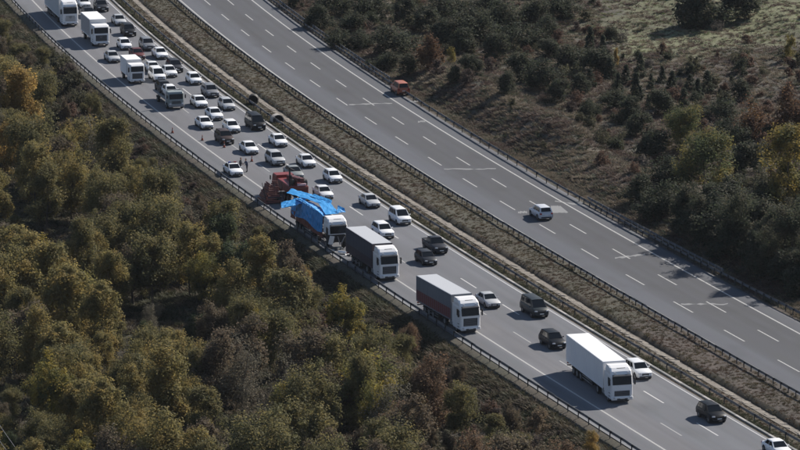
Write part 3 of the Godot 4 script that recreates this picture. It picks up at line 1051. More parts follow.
func ground() -> void:
	var os := [-3000.0, -1500.0, -800.0, -450.0, -280.0, -200.0, -160.0, -135.0]
	var o := -120.0
	while o < -26.0:
		os.append(o); o += 2.0
	os.append_array([-25.6, -25.0, -24.2, -23.9, -16.0, -8.95, -8.75])
	o = -8.3
	while o < 1.7:
		os.append(o); o += 0.35
	os.append_array([1.9, 2.1, 8.0, 15.4, 15.7, 16.3, 17.0])
	o = 17.6
	while o < 130.0:
		os.append(o); o += 0.8 if o < 40.0 else 1.6
	os.append_array([135.0, 150.0, 190.0, 260.0, 400.0, 800.0, 1500.0, 3000.0])
	var ds := [-2000.0, -600.0, 0.0, 200.0, 300.0, 360.0, 400.0, 420.0]
	var d := 436.0
	while d < 900.0:
		ds.append(d); d += 2.4
	ds.append_array([910.0, 940.0, 1000.0, 1100.0, 1300.0, 1700.0, 2500.0, 4500.0])
	var V := PackedVector3Array()
	var C := PackedColorArray()
	var I := PackedInt32Array()
	for dd in ds:
		for oo in os:
			V.append(road(oo, dd, height(oo, dd)))
			C.append(ground_color(oo, dd))
	var w := os.size()
	for i in ds.size() - 1:
		for j in w - 1:
			var a := i * w + j
			I.append_array([a, a + w, a + w + 1, a, a + w + 1, a + 1])
	var N := PackedVector3Array()
	N.resize(V.size())
	for t in range(0, I.size(), 3):
		var nn := (V[I[t + 2]] - V[I[t]]).cross(V[I[t + 1]] - V[I[t]])
		if nn.y < 0: nn = -nn
		for k in 3: N[I[t + k]] += nn
	for t in N.size(): N[t] = N[t].normalized()
	var arr := []
	arr.resize(Mesh.ARRAY_MAX)
	arr[Mesh.ARRAY_VERTEX] = V
	arr[Mesh.ARRAY_NORMAL] = N
	arr[Mesh.ARRAY_COLOR] = C
	arr[Mesh.ARRAY_INDEX] = I
	var m := ArrayMesh.new()
	m.add_surface_from_arrays(Mesh.PRIMITIVE_TRIANGLES, arr)
	var g := structure("ground", m, M.soil)
	tag(g, "rough brown and olive ground with the wooded bank and grassy verges", "ground")
	# the pale broken stone lining of the ditch in the median
	var st := begin()
	box(st, Vector3.ZERO, Vector3(0.5, 0.05, 0.5), 0.01)
	var ditch := structure("drainage_ditch", stripe(-4.45, 0.85, 440, 900, -0.37), M.gravel)
	tag(ditch, "shallow ditch lined with pale broken stone slabs along the median", "ditch")
	var slabs := []
	for k in 4:
		st = begin()
		var ring0 := []
		var ring1 := []
		for i in 7:
			var t := TAU * i / 7.0
			var r := rng.randf_range(0.8, 1.15)
			ring0.append(Vector3(cos(t) * 0.42 * r, 0.0, sin(t) * 0.85 * r))
			ring1.append(Vector3(cos(t) * 0.38 * r, 0.07, sin(t) * 0.78 * r))
		loft(st, [ring0, ring1], false)
		slabs.append(done(st))
	var dd2 := 478.0
	var count := 0
	while dd2 < 815.0 and count < 290:
		var gap := noise.get_noise_2d(dd2 * 4.0, 500.0)
		if gap > -0.42:
			var oo := -4.45 + 0.22 * noise2.get_noise_2d(dd2 * 3.0, 70.0) + rng.randf_range(-0.15, 0.15)
			var sl := part("stone_slab", slabs[rng.randi() % 4], [M.stone, M.stone_b, M.stone_c][rng.randi() % 3], ditch, road(oo, dd2, -0.42 + rng.randf_range(-0.02, 0.03)), Vector3(rng.randf_range(-0.08, 0.08), heading(dd2) + rng.randf_range(-0.2, 0.2), rng.randf_range(-0.12, 0.08)))
			sl.scale = Vector3(rng.randf_range(0.6, 1.25), 1.0, rng.randf_range(0.6, 1.1))
			count += 1
		dd2 += rng.randf_range(0.9, 1.6)

# ------------------------------------------------------------------ guardrails
var rail_mesh: ArrayMesh
var post_mesh: ArrayMesh
func guardrail(label: String, off: Callable, d0: float, d1: float, post_step: float, back := false, rail_mat: Material = null) -> void:
	if rail_mesh == null:
		var prof := [Vector2(0.0, 0.155), Vector2(0.045, 0.135), Vector2(0.075, 0.085), Vector2(0.02, 0.02), Vector2(0.02, -0.02), Vector2(0.075, -0.085), Vector2(0.045, -0.135), Vector2(0.0, -0.155)]
		var st := begin()
		for k in prof.size() - 1:
			for e in [0.0, 0.012]:
				var a := Vector3(prof[k].x - e, prof[k].y, -0.5)
				var b := Vector3(prof[k + 1].x - e, prof[k + 1].y, -0.5)
				quad(st, a, a + Vector3(0, 0, 1), b + Vector3(0, 0, 1), b)
		for k in [0, prof.size() - 1]:
			var a := Vector3(prof[k].x, prof[k].y, -0.5)
			quad(st, a, a - Vector3(0.012, 0, 0), a + Vector3(-0.012, 0, 1), a + Vector3(0, 0, 1))
		rail_mesh = done(st)
		st = begin()
		box(st, Vector3(0, 0.36, 0), Vector3(0.10, 0.86, 0.12), 0.015)
		box(st, Vector3(0.07, 0.62, 0), Vector3(0.12, 0.2, 0.10), 0.015)
		post_mesh = done(st)
	if rail_mat == null: rail_mat = M.steel
	var root := thing("guardrail", label, "guardrail", road(off.call(d0), d0), 0.0, "")
	var d := d0
	while d < d1 - 0.5:
		var a := road(off.call(d), d)
		var b := road(off.call(d + 4.0), d + 4.0)
		var t := atan2((a - b).x, (a - b).z)
		for k in (2 if back else 1):
			var r := part("rail", rail_mesh, rail_mat, root, (a + b) * 0.5 + Vector3((0.09 if k == 0 else 1.0) + rng.randf_range(-0.02, 0.02), 0.62 + rng.randf_range(-0.02, 0.02), 0) - root.position, Vector3(rng.randf_range(-0.006, 0.006), t + rng.randf_range(-0.007, 0.007), rng.randf_range(-0.08, 0.08)))
			r.scale = Vector3(1, 1, (a - b).length())
		d += 4.0
	d = d0 + 0.4
	while d < d1:
		var p := road(off.call(d), d) - root.position
		part("post", post_mesh, M.post, root, p, Vector3(rng.randf_range(-0.03, 0.03), heading(d), rng.randf_range(-0.04, 0.04)))
		if back: part("post", post_mesh, M.post_pale, root, p + Vector3(0.95, 0, 0), Vector3(0, heading(d), 0))
		d += post_step

func far_edge(d: float) -> float:
	if d > 700.0: return 15.3
	if d > 640.0: return lerpf(14.9, 15.3, (d - 640.0) / 60.0)
	if d > 600.0: return lerpf(15.3, 14.9, (d - 600.0) / 40.0)
	return lerpf(16.3, 15.3, clampf((d - 550.0) / 50.0, 0.0, 1.0))

# ------------------------------------------------------------------ plants
func leaf_cloud(s: int, h: float, r: float, base: float, clumps: int, per: int, leaf: float, cols: Array, form := "round", sub := 0.34) -> ArrayMesh:
	var g := RandomNumberGenerator.new()
	g.seed = s
	var V := PackedVector3Array()
	var N := PackedVector3Array()
	var C := PackedColorArray()
	var lobes := []
	for k in (0 if form == "cone" else 22 if form == "full" else 15):
		var y0 := g.randf_range(0.02 if form == "full" else 0.12, 0.92)
		var ring0 := 1.0 - pow(absf(y0 - 0.42) / 0.62, 2.0) * 0.7
		if form == "full": ring0 = sqrt(maxf(0.08, 1.0 - pow((y0 - 0.28) / 0.74, 2.0)))
		if form == "bush": ring0 = sqrt(maxf(0.1, 1.0 - y0 * y0))
		var a0 := TAU * (k + g.randf_range(-0.3, 0.3)) * 0.382 
		lobes.append([Vector3(cos(a0) * r * ring0 * g.randf_range(0.35, 0.75), base + y0 * (h - base), sin(a0) * r * ring0 * g.randf_range(0.35, 0.75)), r * g.randf_range(0.34, 0.58)])
	for k in clumps:
		var c: Vector3
		var cr := r * sub * g.randf_range(0.55, 1.3)
		if form == "cone":
			var y := g.randf()
			var a := g.randf() * TAU
			var rad := sqrt(g.randf_range(0.15, 1.0)) * r * ((1.0 - y) * 0.95 + 0.06)
			c = Vector3(cos(a) * rad, base + y * (h - base), sin(a) * rad)
		else:
			var lb: Array = lobes[g.randi() % lobes.size()]
			var dv := Vector3(g.randfn(), g.randfn() * 1.25 + 0.2, g.randfn()).normalized() * pow(g.randf(), 0.4)
			c = lb[0] + dv * lb[1]
			c.y = maxf(c.y, base * 0.7 + cr * 0.5)
		var cc: Color = cols[g.randi() % cols.size()]
		var ck := g.randf_range(0.86, 1.14)
		for i in per:
			var dir := Vector3(g.randfn(), g.randfn(), g.randfn()).normalized()
			var p := c + dir * cr * pow(g.randf(), 0.5) * Vector3(0.95, 1.1, 0.95)
			var n := (dir + Vector3(g.randfn(), g.randfn() + 1.1, g.randfn()) * 0.7).normalized()
			var t := n.cross(Vector3(g.randfn(), g.randfn(), g.randfn())).normalized()
			var b := n.cross(t)
			var sz := leaf * g.randf_range(0.55, 1.25)
			t *= sz * 0.5
			b *= sz * g.randf_range(0.35, 0.6)
			var kk := ck * g.randf_range(0.88, 1.12)
			var col := Color(cc.r * kk, cc.g * kk, cc.b * kk)
			for q in [p - t, p + t, p - b, p - t, p + b, p + t]:
				V.append(q); N.append(n); C.append(col)
	var arr := []
	arr.resize(Mesh.ARRAY_MAX)
	arr[Mesh.ARRAY_VERTEX] = V
	arr[Mesh.ARRAY_NORMAL] = N
	arr[Mesh.ARRAY_COLOR] = C
	var m := ArrayMesh.new()
	m.add_surface_from_arrays(Mesh.PRIMITIVE_TRIANGLES, arr)
	return m

func trunk_mesh(s: int, h: float, r: float, base: float, crown_r: float) -> ArrayMesh:
	var g := RandomNumberGenerator.new()
	g.seed = s + 1000
	var st := begin()
	st.set_smooth_group(0)
	var p := Vector3(0, -0.4, 0)
	var rad := r
	var segs := 5
	for i in segs:
		var q := p + Vector3(g.randfn() * 0.12, (h * 0.82) / segs, g.randfn() * 0.12)
		tube(st, p, q, rad, rad * 0.72, 7, false)
		p = q
		rad *= 0.72
		if i >= 1:
			for k in 3:
				var a := g.randf() * TAU
				var tip := p + Vector3(cos(a) * crown_r * 0.75, g.randf_range(0.3, 0.9) * h * 0.18, sin(a) * crown_r * 0.75)
				var mid := p.lerp(tip, 0.5) - Vector3(0, 0.15, 0)
				tube(st, p, mid, rad * 0.55, rad * 0.36, 5, false)
				tube(st, mid, tip, rad * 0.36, rad * 0.1, 5, false)
				var a2 := a + g.randf_range(-0.8, 0.8)
				tube(st, mid, mid + Vector3(cos(a2) * crown_r * 0.4, h * 0.10, sin(a2) * crown_r * 0.4), rad * 0.28, rad * 0.06, 4, false)
	return done(st)

var plants := {}      # kind -> array of {crown, trunk, h, r}
func plant_kind(kind: String, variants: int, h: float, r: float, base: float, clumps: int, per: int, leaf: float, cols: Array, form: String, m: Material, sub := 0.34) -> void:
	plants[kind] = []
	for k in variants:
		var s := hash(kind) % 10000 + k * 17
		plants[kind].append({"crown": leaf_cloud(s, h, r * (0.9 + 0.2 * (k % 2)), base, clumps, per, leaf, cols, form, sub), "trunk": trunk_mesh(s, h, 0.035 * h * (0.5 if form == "bush" else 0.55), base, r), "h": h, "r": r, "m": m})

func add_plant(kind: String, called: String, at: Vector3, size: float, wide: float, label: String, category: String, group: String) -> void:
	var v: Dictionary = plants[kind][rng.randi() % plants[kind].size()]
	var root := thing(called, label, category, at, rng.randf() * TAU, group)
	part("trunk", v.trunk, M.bark, root)
	part("crown", v.crown, v.m, root)
	root.scale = Vector3(wide, size, wide)

func crown_spot(u: float, v: float, up: float) -> Vector3:   # ground below a crown whose middle, up metres high, is seen at this pixel
	var r := ray(u, v)
	var p := Vector3(0, CAM_H, 650)
	var t := (CAM_H - 20.0) / -r.y
	while t < 1500.0:
		var q := p + r * t
		if q.y < height(off_of(q), 650.0 - q.z) + up:
			return Vector3(q.x, height(off_of(q), 650.0 - q.z), q.z)
		t += 0.5
	return p + r * t

var planted: Array[Vector3] = []
func near_planted(p: Vector3, r: float) -> bool:
	for q in planted:
		if Vector2(p.x - q.x, p.z - q.z).length() < r: return true
	return false

func in_view(p: Vector3, h: float, margin := 14.0) -> bool:
	for k in [0.3, 0.6, 1.0]:
		var s := seen_at(p + Vector3(0, h * k, 0))
		if s.x > -margin and s.x < 800.0 + margin and s.y > -margin and s.y < 450.0 + margin * 0.5: return true
	return false

const TREE_LOOK := {"olive": "olive green", "mustard": "mustard yellow", "brown": "dull brown", "green": "dark green", "bare": "leafless grey", "gold_green": "yellow green", "rust_tree": "reddish brown"}

func along(d: float) -> String:       # what stands on the road beside this stretch of the wooded bank
	if d > 735.0: return "the star emblem lorry"
	if d > 690.0: return "the car transporter"
	if d > 640.0: return "the traffic cones"
	if d > 605.0: return "the crashed lorry"
	if d > 570.0: return "the navy trailer lorry"
	if d > 530.0: return "the slate and red lorry"
	return "the all white lorry"

func tree_kind(u: float, v: float) -> String:
	var k := rng.randf()
	if u < 215.0 and v > 255.0: return "mustard" if k < 0.5 else "olive" if k < 0.80 else "gold_green" if k < 0.93 else "brown"
	if u > 400.0: return "brown" if k < 0.36 else "olive" if k < 0.66 else "rust_tree" if k < 0.86 else "bare"
	if u > 190.0 and v > 310.0: return "brown" if k < 0.36 else "bare" if k < 0.52 else "olive" if k < 0.88 else "gold_green"
	if v < 255.0 and u < 210.0: return "olive" if k < 0.42 else "mustard" if k < 0.74 else "brown" if k < 0.92 else "bare"
	return "olive" if k < 0.55 else "mustard" if k < 0.72 else "brown" if k < 0.9 else "green"

func hollow(u: float, v: float) -> bool:   # the deep gaps in the wood
	for e in [[150.0, 312.0, 62.0, 30.0], [28.0, 228.0, 52.0, 30.0], [246.0, 415.0, 34.0, 42.0], [8.0, 405.0, 26.0, 60.0], [300.0, 345.0, 26.0, 18.0], [210.0, 345.0, 30.0, 18.0], [430.0, 430.0, 22.0, 26.0]]:
		if pow((u - e[0]) / e[2], 2.0) + pow((v - e[1]) / e[3], 2.0) < 1.0: return true
	return false

func wood() -> void:
	# the trees that stand out, by the middle of their crowns in the photograph
	var special := [[19.0, 92.0, "gold", 11.0, 1.1, 1.2, "tall golden orange tree at the top of the wooded bank"],
			[4.0, 148.0, "gold", 7.5, 0.8, 1.0, "smaller golden tree below the tall golden orange one"],
			[66.0, 300.0, "mustard", 10.0, 1.0, 1.15, "broad mustard tree with ragged top above the dark hollow"],
			[100.0, 318.0, "mustard", 9.0, 0.95, 0.95, "ragged mustard tree leaning over the dark hollow in the wood"],
			[52.0, 392.0, "gold_green", 10.0, 1.0, 0.85, "yellow topped tree in the dark lower wood"],
			[165.0, 390.0, "mustard", 10.0, 1.0, 1.05, "wide mustard tree on the edge of the dark hollow in the wood"],
			[262.0, 272.0, "mustard", 8.0, 0.85, 1.0, "mustard tree with spreading crown below the crashed lorry"],
			[305.0, 284.0, "gold", 4.0, 0.45, 0.36, "small orange tree beside the spreading mustard tree"],
			[345.0, 318.0, "gold_green", 7.0, 0.75, 0.85, "yellow green tree below the lorry with the dark trailer"],
			[462.0, 408.0, "olive", 7.0, 0.7, 0.7, "lone olive tree at the foot of the bank below the grey and red lorry"],
			[538.0, 418.0, "pale", 4.0, 0.42, 0.42, "small pale brown bush tree near the white lorry's shadow"],
			[592.0, 448.0, "gold", 2.6, 0.3, 0.3, "low yellow bush at the foot of the guardrail"],
			[375.0, 412.0, "gold_green", 8.0, 0.85, 0.6, "slender yellow green tree in the lower wood"],
			[285.0, 402.0, "gold_green", 8.0, 0.75, 0.5, "thin yellow tipped tree rising from the brown lower wood"]]
	for e in special:
		var p := crown_spot(e[0], e[1], e[3] * 0.6)
		planted.append(p)
		add_plant(e[2], "autumn_tree", p, e[4], e[5], e[6], "tree", "")
	var n := 0
	var d := 424.0
	while d < 815.0:
		var o := -28.0
		while o > -98.0:
			var oo := o + rng.randf_range(-2.3, 2.3)
			var dd := d + rng.randf_range(-2.8, 2.8)
			o -= 5.0
			if oo > -27.0: continue
			var p := road(oo, dd, height(oo, dd))
			var want := rng.randf_range(0.5, 1.05)
			var edge := -35.0 - 4.0 * noise.get_noise_2d(dd * 2.0, 60.0)
			if oo > edge:
				if oo > -28.6 or rng.randf() < 0.12: continue
				want = rng.randf_range(0.20, 0.46)
			var h := 10.0 * want
			# keep the guardrail in sight: the crown must end below the line of sight to it
			while h > 1.0:
				var s := seen_at(p + Vector3(0, h, 0))
				if off_of(pix(s.x, s.y, 0.0)) < -26.2 - 0.12 * h: break
				h -= 0.3
			var m := seen_at(p + Vector3(0, h * 0.6, 0))
			var kind := tree_kind(m.x, m.y)
			if oo > edge and kind == "mustard": kind = ["brown", "olive", "rust_tree"][rng.randi() % 3]
			if hollow(m.x, m.y):
				h = minf(h, rng.randf_range(2.2, 4.2))
				kind = ["green", "brown", "olive", "bare"][rng.randi() % 4]
			var top := seen_at(p + Vector3(0, h, 0))
			var hides := false
			for e in special:
				if absf(top.x - e[0]) < 24.0 * e[5] and top.y < e[1] + 16.0 * e[4] and m.y > e[1] + 4.0: hides = true
			if hides: h = minf(h, 3.4 if top.y < 190.0 else 5.0)
			if h <= 1.0 or near_planted(p, 2.6) or not in_view(p, h): continue
			if n >= 360: continue
			n += 1
			planted.append(p)
			var size := h / 10.0
			var big := "tall " if h > 7.5 else "mid sized " if h > 4.5 else "small "
			var lab: String = big + TREE_LOOK[kind] + (" tree on the bank below " if oo > -42.0 else " tree deep in the wood below ") + along(dd)
			add_plant(kind, "bare_tree" if kind == "bare" else "green_tree" if kind == "green" else "autumn_tree", p, size, clampf(size * rng.randf_range(0.85, 1.3), 0.26, 1.12), lab, "tree", TREE_LOOK[kind] + " trees in the wood")
		d += 5.0
	# low scrub on the bank between the guardrail and the wood
	var made := 0
	while made < 210:
		var oo := -26.8 - 9.0 * rng.randf()
		var dd := rng.randf_range(470.0, 800.0)
		var p := road(oo, dd, height(oo, dd))
		if not in_view(p, 1.0, 4.0): continue
		made += 1
		var k := rng.randf_range(0.4, 0.95) * clampf((-25.2 - oo) / 4.5, 0.45, 1.4)
		var kind: String = ["shrub_brown", "shrub_olive", "shrub_grey", "shrub_rust"][rng.randi() % 4]
		var look: String = {"shrub_brown": "brown", "shrub_olive": "olive", "shrub_grey": "grey leafless", "shrub_rust": "rusty"}[kind]
		add_plant(kind, "bank_shrub", p, k, k * rng.randf_range(1.0, 1.5), "%s %s shrub between guardrail and wood below %s" % ["spreading" if k > 0.55 else "tiny", look, along(dd)], "shrub", look + " shrubs between guardrail and wood")
	# shrubs that hide a stretch of the guardrail
	for e in [[62, 60, 1.1], [68, 70, 1.3], [76, 80, 1.2], [85, 88, 1.0], [94, 95, 0.9], [56, 68, 1.4], [66, 84, 1.5], [80, 98, 1.4], [52, 54, 0.9]]:
		var p := crown_spot(e[0], e[1], e[2])
		add_plant("shrub_olive" if rng.randf() < 0.6 else "shrub_brown", "roadside_shrub", p, e[2], e[2] * 1.2, "dull shrub growing over the guardrail near the queueing lorries", "shrub", "shrubs over the guardrail")

func slope_place(d: float) -> String:
	if d > 715.0: return "above the red people carrier"
	if d > 650.0: return "on the slope above the sealed joint"
	if d > 600.0: return "above the silver car"
	return "above the shaded shoulder"

func far_side() -> void:
	var own := [
		[430, 52, "rust", 4.6, 1.05, 1.15, "round orange brown bush beside the red car's shoulder", "bush"],
		[451, 55, "yellow_bush", 2.6, 0.55, 0.4, "small yellow edged bush against the round orange brown one", "bush"],
		[616, 60, "gold", 3.2, 0.36, 0.16, "slim bright orange sapling among the dark conifers", "tree"],
		[790, 46, "yellow_bush", 4.0, 0.8, 0.5, "yellow green bush on the edge of the meadow", "bush"],
		[682, 130, "green_gold", 5.6, 0.62, 0.85, "green tree with yellowing top behind the larger green tree", "tree"],
		[706, 166, "green_gold", 8.0, 0.86, 1.15, "broad green tree with yellow tinted side above the far carriageway", "tree"],
		[786, 172, "yellow_tree", 10.5, 1.12, 1.35, "large yellow green tree standing over the far carriageway's shadow", "tree"],
		[756, 118, "rust", 5.0, 1.15, 1.35, "reddish brown bush behind the large yellow green tree", "bush"],
		[794, 114, "rust", 6.0, 1.45, 1.5, "tall russet bush at the edge of the meadow beside the yellow green tree", "bush"],
		[700, 6, "dark_bush", 6.0, 1.8, 2.3, "dark thicket casting shade over the meadow", "bush"], [735, -4, "dark_bush", 6.0, 1.7, 2.2, "dark thicket at the top of the meadow", "bush"],
		[742, 222, "dark_tree", 7.0, 0.78, 0.8, "dark broad tree standing over the far guardrail", "tree"], [792, 236, "dark_tree", 8.0, 0.88, 0.85, "taller dark tree whose shadow crosses the far shoulder", "tree"],
		[700, 214, "dark_tree", 5.5, 0.6, 0.7, "smaller dark tree at the end of the grassy bank", "tree"], [766, 252, "dark_tree", 5.5, 0.6, 0.6, "dark tree close behind the single far guardrail", "tree"], [812, 262, "dark_tree", 6.5, 0.72, 0.7, "dark tree half outside the view beside the far guardrail", "tree"],
	]
	for e in own:
		var p := crown_spot(e[0], e[1], e[3] * 0.55)
		planted.append(p)
		add_plant(e[2], "autumn_tree" if e[7] == "tree" else "autumn_bush", p, e[4], e[5], e[6], e[7], "")
	# dark green bushes above the far shoulder
	for e in [[350, 22, 1.0], [332, 6, 1.0], [362, 40, 0.8], [395, 40, 1.2], [404, 14, 1.1], [425, 20, 1.1], [447, 8, 1.1], [475, 24, 1.5], [462, 44, 0.9], [500, 18, 1.2], [497, 46, 1.0], [520, 36, 1.1], [470, 66, 0.9], [520, 70, 1.0], [545, 76, 1.1], [505, 84, 0.8], [548, 50, 0.8], [575, 56, 1.1], [598, 66, 1.1], [562, 8, 1.0], [300, -2, 1.0], [545, 28, 0.9],
			[655, 150, 1.0], [668, 172, 1.0], [640, 190, 0.9], [690, 208, 1.1], [728, 198, 1.1], [660, 205, 1.0], [700, 232, 1.1], [735, 240, 1.1], [765, 250, 1.2], [745, 160, 1.0], [730, 135, 0.9], [640, 125, 0.9], [720, 112, 1.0], [660, 105, 0.9], [742, 92, 0.8], [385, 62, 0.8], [372, 8, 1.1], [440, 34, 1.0], [486, 8, 1.2], [530, 12, 1.1], [410, 66, 0.7], [455, 76, 0.6], [560, 92, 0.9], [580, 84, 0.8], [615, 100, 0.8], [590, 110, 0.7], [630, 112, 0.9], [612, 36, 0.6], [318, 20, 0.9], [340, 40, 0.8]]:
		var p := crown_spot(e[0], e[1], 1.7 * e[2])
		planted.append(p)
		add_plant("dark_bush", "evergreen_bush", p, e[2] * rng.randf_range(0.9, 1.15), e[2] * rng.randf_range(1.1, 1.45), ("large" if e[2] > 1.05 else "mid sized" if e[2] > 0.85 else "small") + " dark green bush " + slope_place(650.0 - p.z), "bush", "dark bushes beyond the far carriageway")
	# the dark thicket between the far guardrail and the slope
	var t := 0
	while t < 34:
		var p := terrain_pix(rng.randf_range(640.0, 812.0), rng.randf_range(165.0, 300.0))
		var o := off_of(p)
		if o < 20.5 or seen_at(p).y < 214.0: 
			t += 0 if rng.randf() < 0.9 else 1
			continue
		t += 1
		planted.append(p)
		var k := rng.randf_range(0.8, 1.35)
		add_plant("dark_bush", "evergreen_bush", p, k, k * rng.randf_range(1.1, 1.4), ("large" if k > 1.05 else "mid sized") + " dark green bush in the thicket behind the shaded shoulder", "bush", "bushes of the dark thicket")
	for e in [[603, 52], [590, 44], [626, 74], [640, 70], [651, 80], [662, 74], [672, 84], [690, 82], [698, 92], [636, 92], [648, 98], [618, 84], [684, 100], [707, 84], [610, 70], [590, 78], [720, 95]]:
		var p := crown_spot(e[0], e[1], 1.4)
		planted.append(p)
		var k := rng.randf_range(0.45, 0.95)
		add_plant("conifer", "young_conifer", p, k, k * rng.randf_range(1.0, 1.7), "young dark conifer on the slope below the meadow", "tree", "young conifers below the meadow")
	# loose scrub
	var n := 0
	var tries := 0
	while n < 290 and tries < 7000:
		tries += 1
		var p := terrain_pix(rng.randf_range(280.0, 812.0), rng.randf_range(-6.0, 320.0))
		var o := off_of(p)
		if o < 21.0: continue
		var s := seen_at(p)
		var meadow := s.x > 600.0 and s.y < 56.0
		if meadow and rng.randf() < 0.93: continue
		if o < 30.0 and rng.randf() < 0.7: continue
		if near_planted(p, 1.5): continue
		var kind: String = ["shrub_olive", "shrub_brown", "shrub_grey", "shrub_rust", "shrub_green", "shrub_rust"][rng.randi() % 6]
		var lab := {"shrub_olive": "olive", "shrub_brown": "brown", "shrub_grey": "grey leafless", "shrub_green": "green", "shrub_rust": "rusty brown"}
		var k := rng.randf_range(0.45, 1.25)
		planted.append(p)
		add_plant(kind, "low_shrub", p, k, k * rng.randf_range(0.9, 1.4), ("low %s %s shrub " % ["thin" if k < 0.55 else "broad", lab[kind]]) + slope_place(650.0 - p.z), "shrub", "%s shrubs beyond the far carriageway" % lab[kind])
		n += 1

func tuft_mesh(blades: int, h: float, spread: float, w: float, s: int) -> ArrayMesh:
	var g := RandomNumberGenerator.new()
	g.seed = s
	var st := begin()
	for i in blades:
		var a := g.randf() * TAU
		var p := Vector3(cos(a), 0, sin(a)) * spread * sqrt(g.randf())
		var lean := Vector3(g.randfn() * 0.9, 0.8, g.randfn() * 0.9) * h * g.randf_range(0.5, 1.1)
		var side := Vector3(-sin(a), 0, cos(a)) * w
		var k := g.randf_range(0.88, 1.12)
		st.set_color(Color(k, k, k))
		tri(st, p - side - Vector3(0, 0.05, 0), p + lean, p + side - Vector3(0, 0.05, 0))
	return done(st)

func scatter(called: String, label: String, mesh: Mesh, m: Material, count: int, pick: Callable, cols: Array, lo: float, hi: float) -> void:
	var xf: Array[Transform3D] = []
	var cl: Array[Color] = []
	var tries := 0
	while xf.size() < count and tries < count * 6:
		tries += 1
		var p: Vector3 = pick.call()
		if p == Vector3.INF: continue
		var s := seen_at(p)
		if s.x < -12.0 or s.x > 812.0 or s.y < -10.0 or s.y > 462.0: continue
		var k := rng.randf_range(lo, hi)
		xf.append(Transform3D(Basis(Vector3.UP, rng.randf() * TAU).scaled(Vector3(k * rng.randf_range(0.8, 1.5), k, k * rng.randf_range(0.8, 1.5))), p))
		var z := clampf(0.5 + noise.get_noise_2d(p.x * 3.0, p.z * 3.0) * 1.6 + rng.randf_range(-0.3, 0.3), 0.0, 0.999)
		var c: Color = cols[int(z * cols.size())]
		var b := rng.randf_range(0.84, 1.16)
		cl.append(Color(c.r * b, c.g * b, c.b * b))
	var mm := MultiMesh.new()
	mm.transform_format = MultiMesh.TRANSFORM_3D
	mm.use_colors = true
	mm.mesh = mesh
	mm.instance_count = xf.size()
	for i in xf.size():
		mm.set_instance_transform(i, xf[i])
		mm.set_instance_color(i, cl[i])
	var o := MultiMeshInstance3D.new()
	o.name = numbered(called)
	o.multimesh = mm
	o.material_override = m
	add_child(o, true)
	tag(o, label, "grass", "", "stuff")

func ground_cover() -> void:
	var tuft := tuft_mesh(14, 0.20, 0.24, 0.05, 5)
	var tall := tuft_mesh(22, 0.45, 0.45, 0.07, 9)
	var olive := Color(0.082, 0.077, 0.048)
	var straw := Color(0.185, 0.150, 0.105)
	var brown := Color(0.110, 0.078, 0.062)
	var green := Color(0.066, 0.076, 0.046)
	scatter("median_grass", "short dry olive and brown grass on the median", tuft, M.grass, 11000, func() -> Vector3:
		var o := rng.randf_range(-7.2, 1.5)
		var d := rng.randf_range(470.0, 830.0)
		if absf(o + 4.4) < 0.7: return Vector3.INF
		return road(o, d, height(o, d)), [Color(0.090, 0.060, 0.040), Color(0.070, 0.062, 0.034), Color(0.078, 0.066, 0.038), Color(0.120, 0.092, 0.056)], 0.4, 1.0)
	scatter("kerb_weeds", "low green weeds behind the kerb of the median", tuft, M.grass, 5000, func() -> Vector3:
		var o := rng.randf_range(-8.15, -7.0)
		var d := rng.randf_range(470.0, 830.0)
		return road(o, d, height(o, d)), [Color(0.060, 0.066, 0.036), Color(0.078, 0.074, 0.044)], 0.5, 1.1)
	scatter("verge_grass", "rough dry grass and weeds on the bank beyond the far carriageway", tall, M.grass, 34000, func() -> Vector3:
		var o := 16.9 + 75.0 * pow(rng.randf(), 1.5)
		var d := rng.randf_range(540.0, 800.0)
		var p := road(o, d, 0.0)
		var s := seen_at(p)
		if s.x > 820.0 or s.y < -30.0 or (s.x > 600.0 and s.y < 62.0 and rng.randf() < 0.55): return Vector3.INF
		p.y = height(o, d)
		return p, [brown, olive, straw, brown, green, straw], 0.4, 1.05)
	scatter("meadow_grass", "pale green meadow grass at the top of the slope", tuft, M.grass, 9000, func() -> Vector3:
		var p := terrain_pix(rng.randf_range(560.0, 812.0), -6.0 + 80.0 * rng.randf() * rng.randf_range(0.6, 1.0))
		return p, [Color(0.150, 0.178, 0.078), Color(0.115, 0.128, 0.062), straw * 0.7, Color(0.18, 0.205, 0.09)], 0.5, 1.1)
	scatter("bank_scrub", "brown bracken and low scrub on the wooded bank", tall, M.grass, 34000, func() -> Vector3:
		var o := -25.9 - 70.0 * pow(rng.randf(), 1.7)
		var d := rng.randf_range(440.0, 830.0)
		return road(o, d, height(o, d)), [Color(0.081, 0.065, 0.045), Color(0.068, 0.068, 0.038), Color(0.114, 0.090, 0.060), Color(0.057, 0.060, 0.033)], 0.5, 1.5)

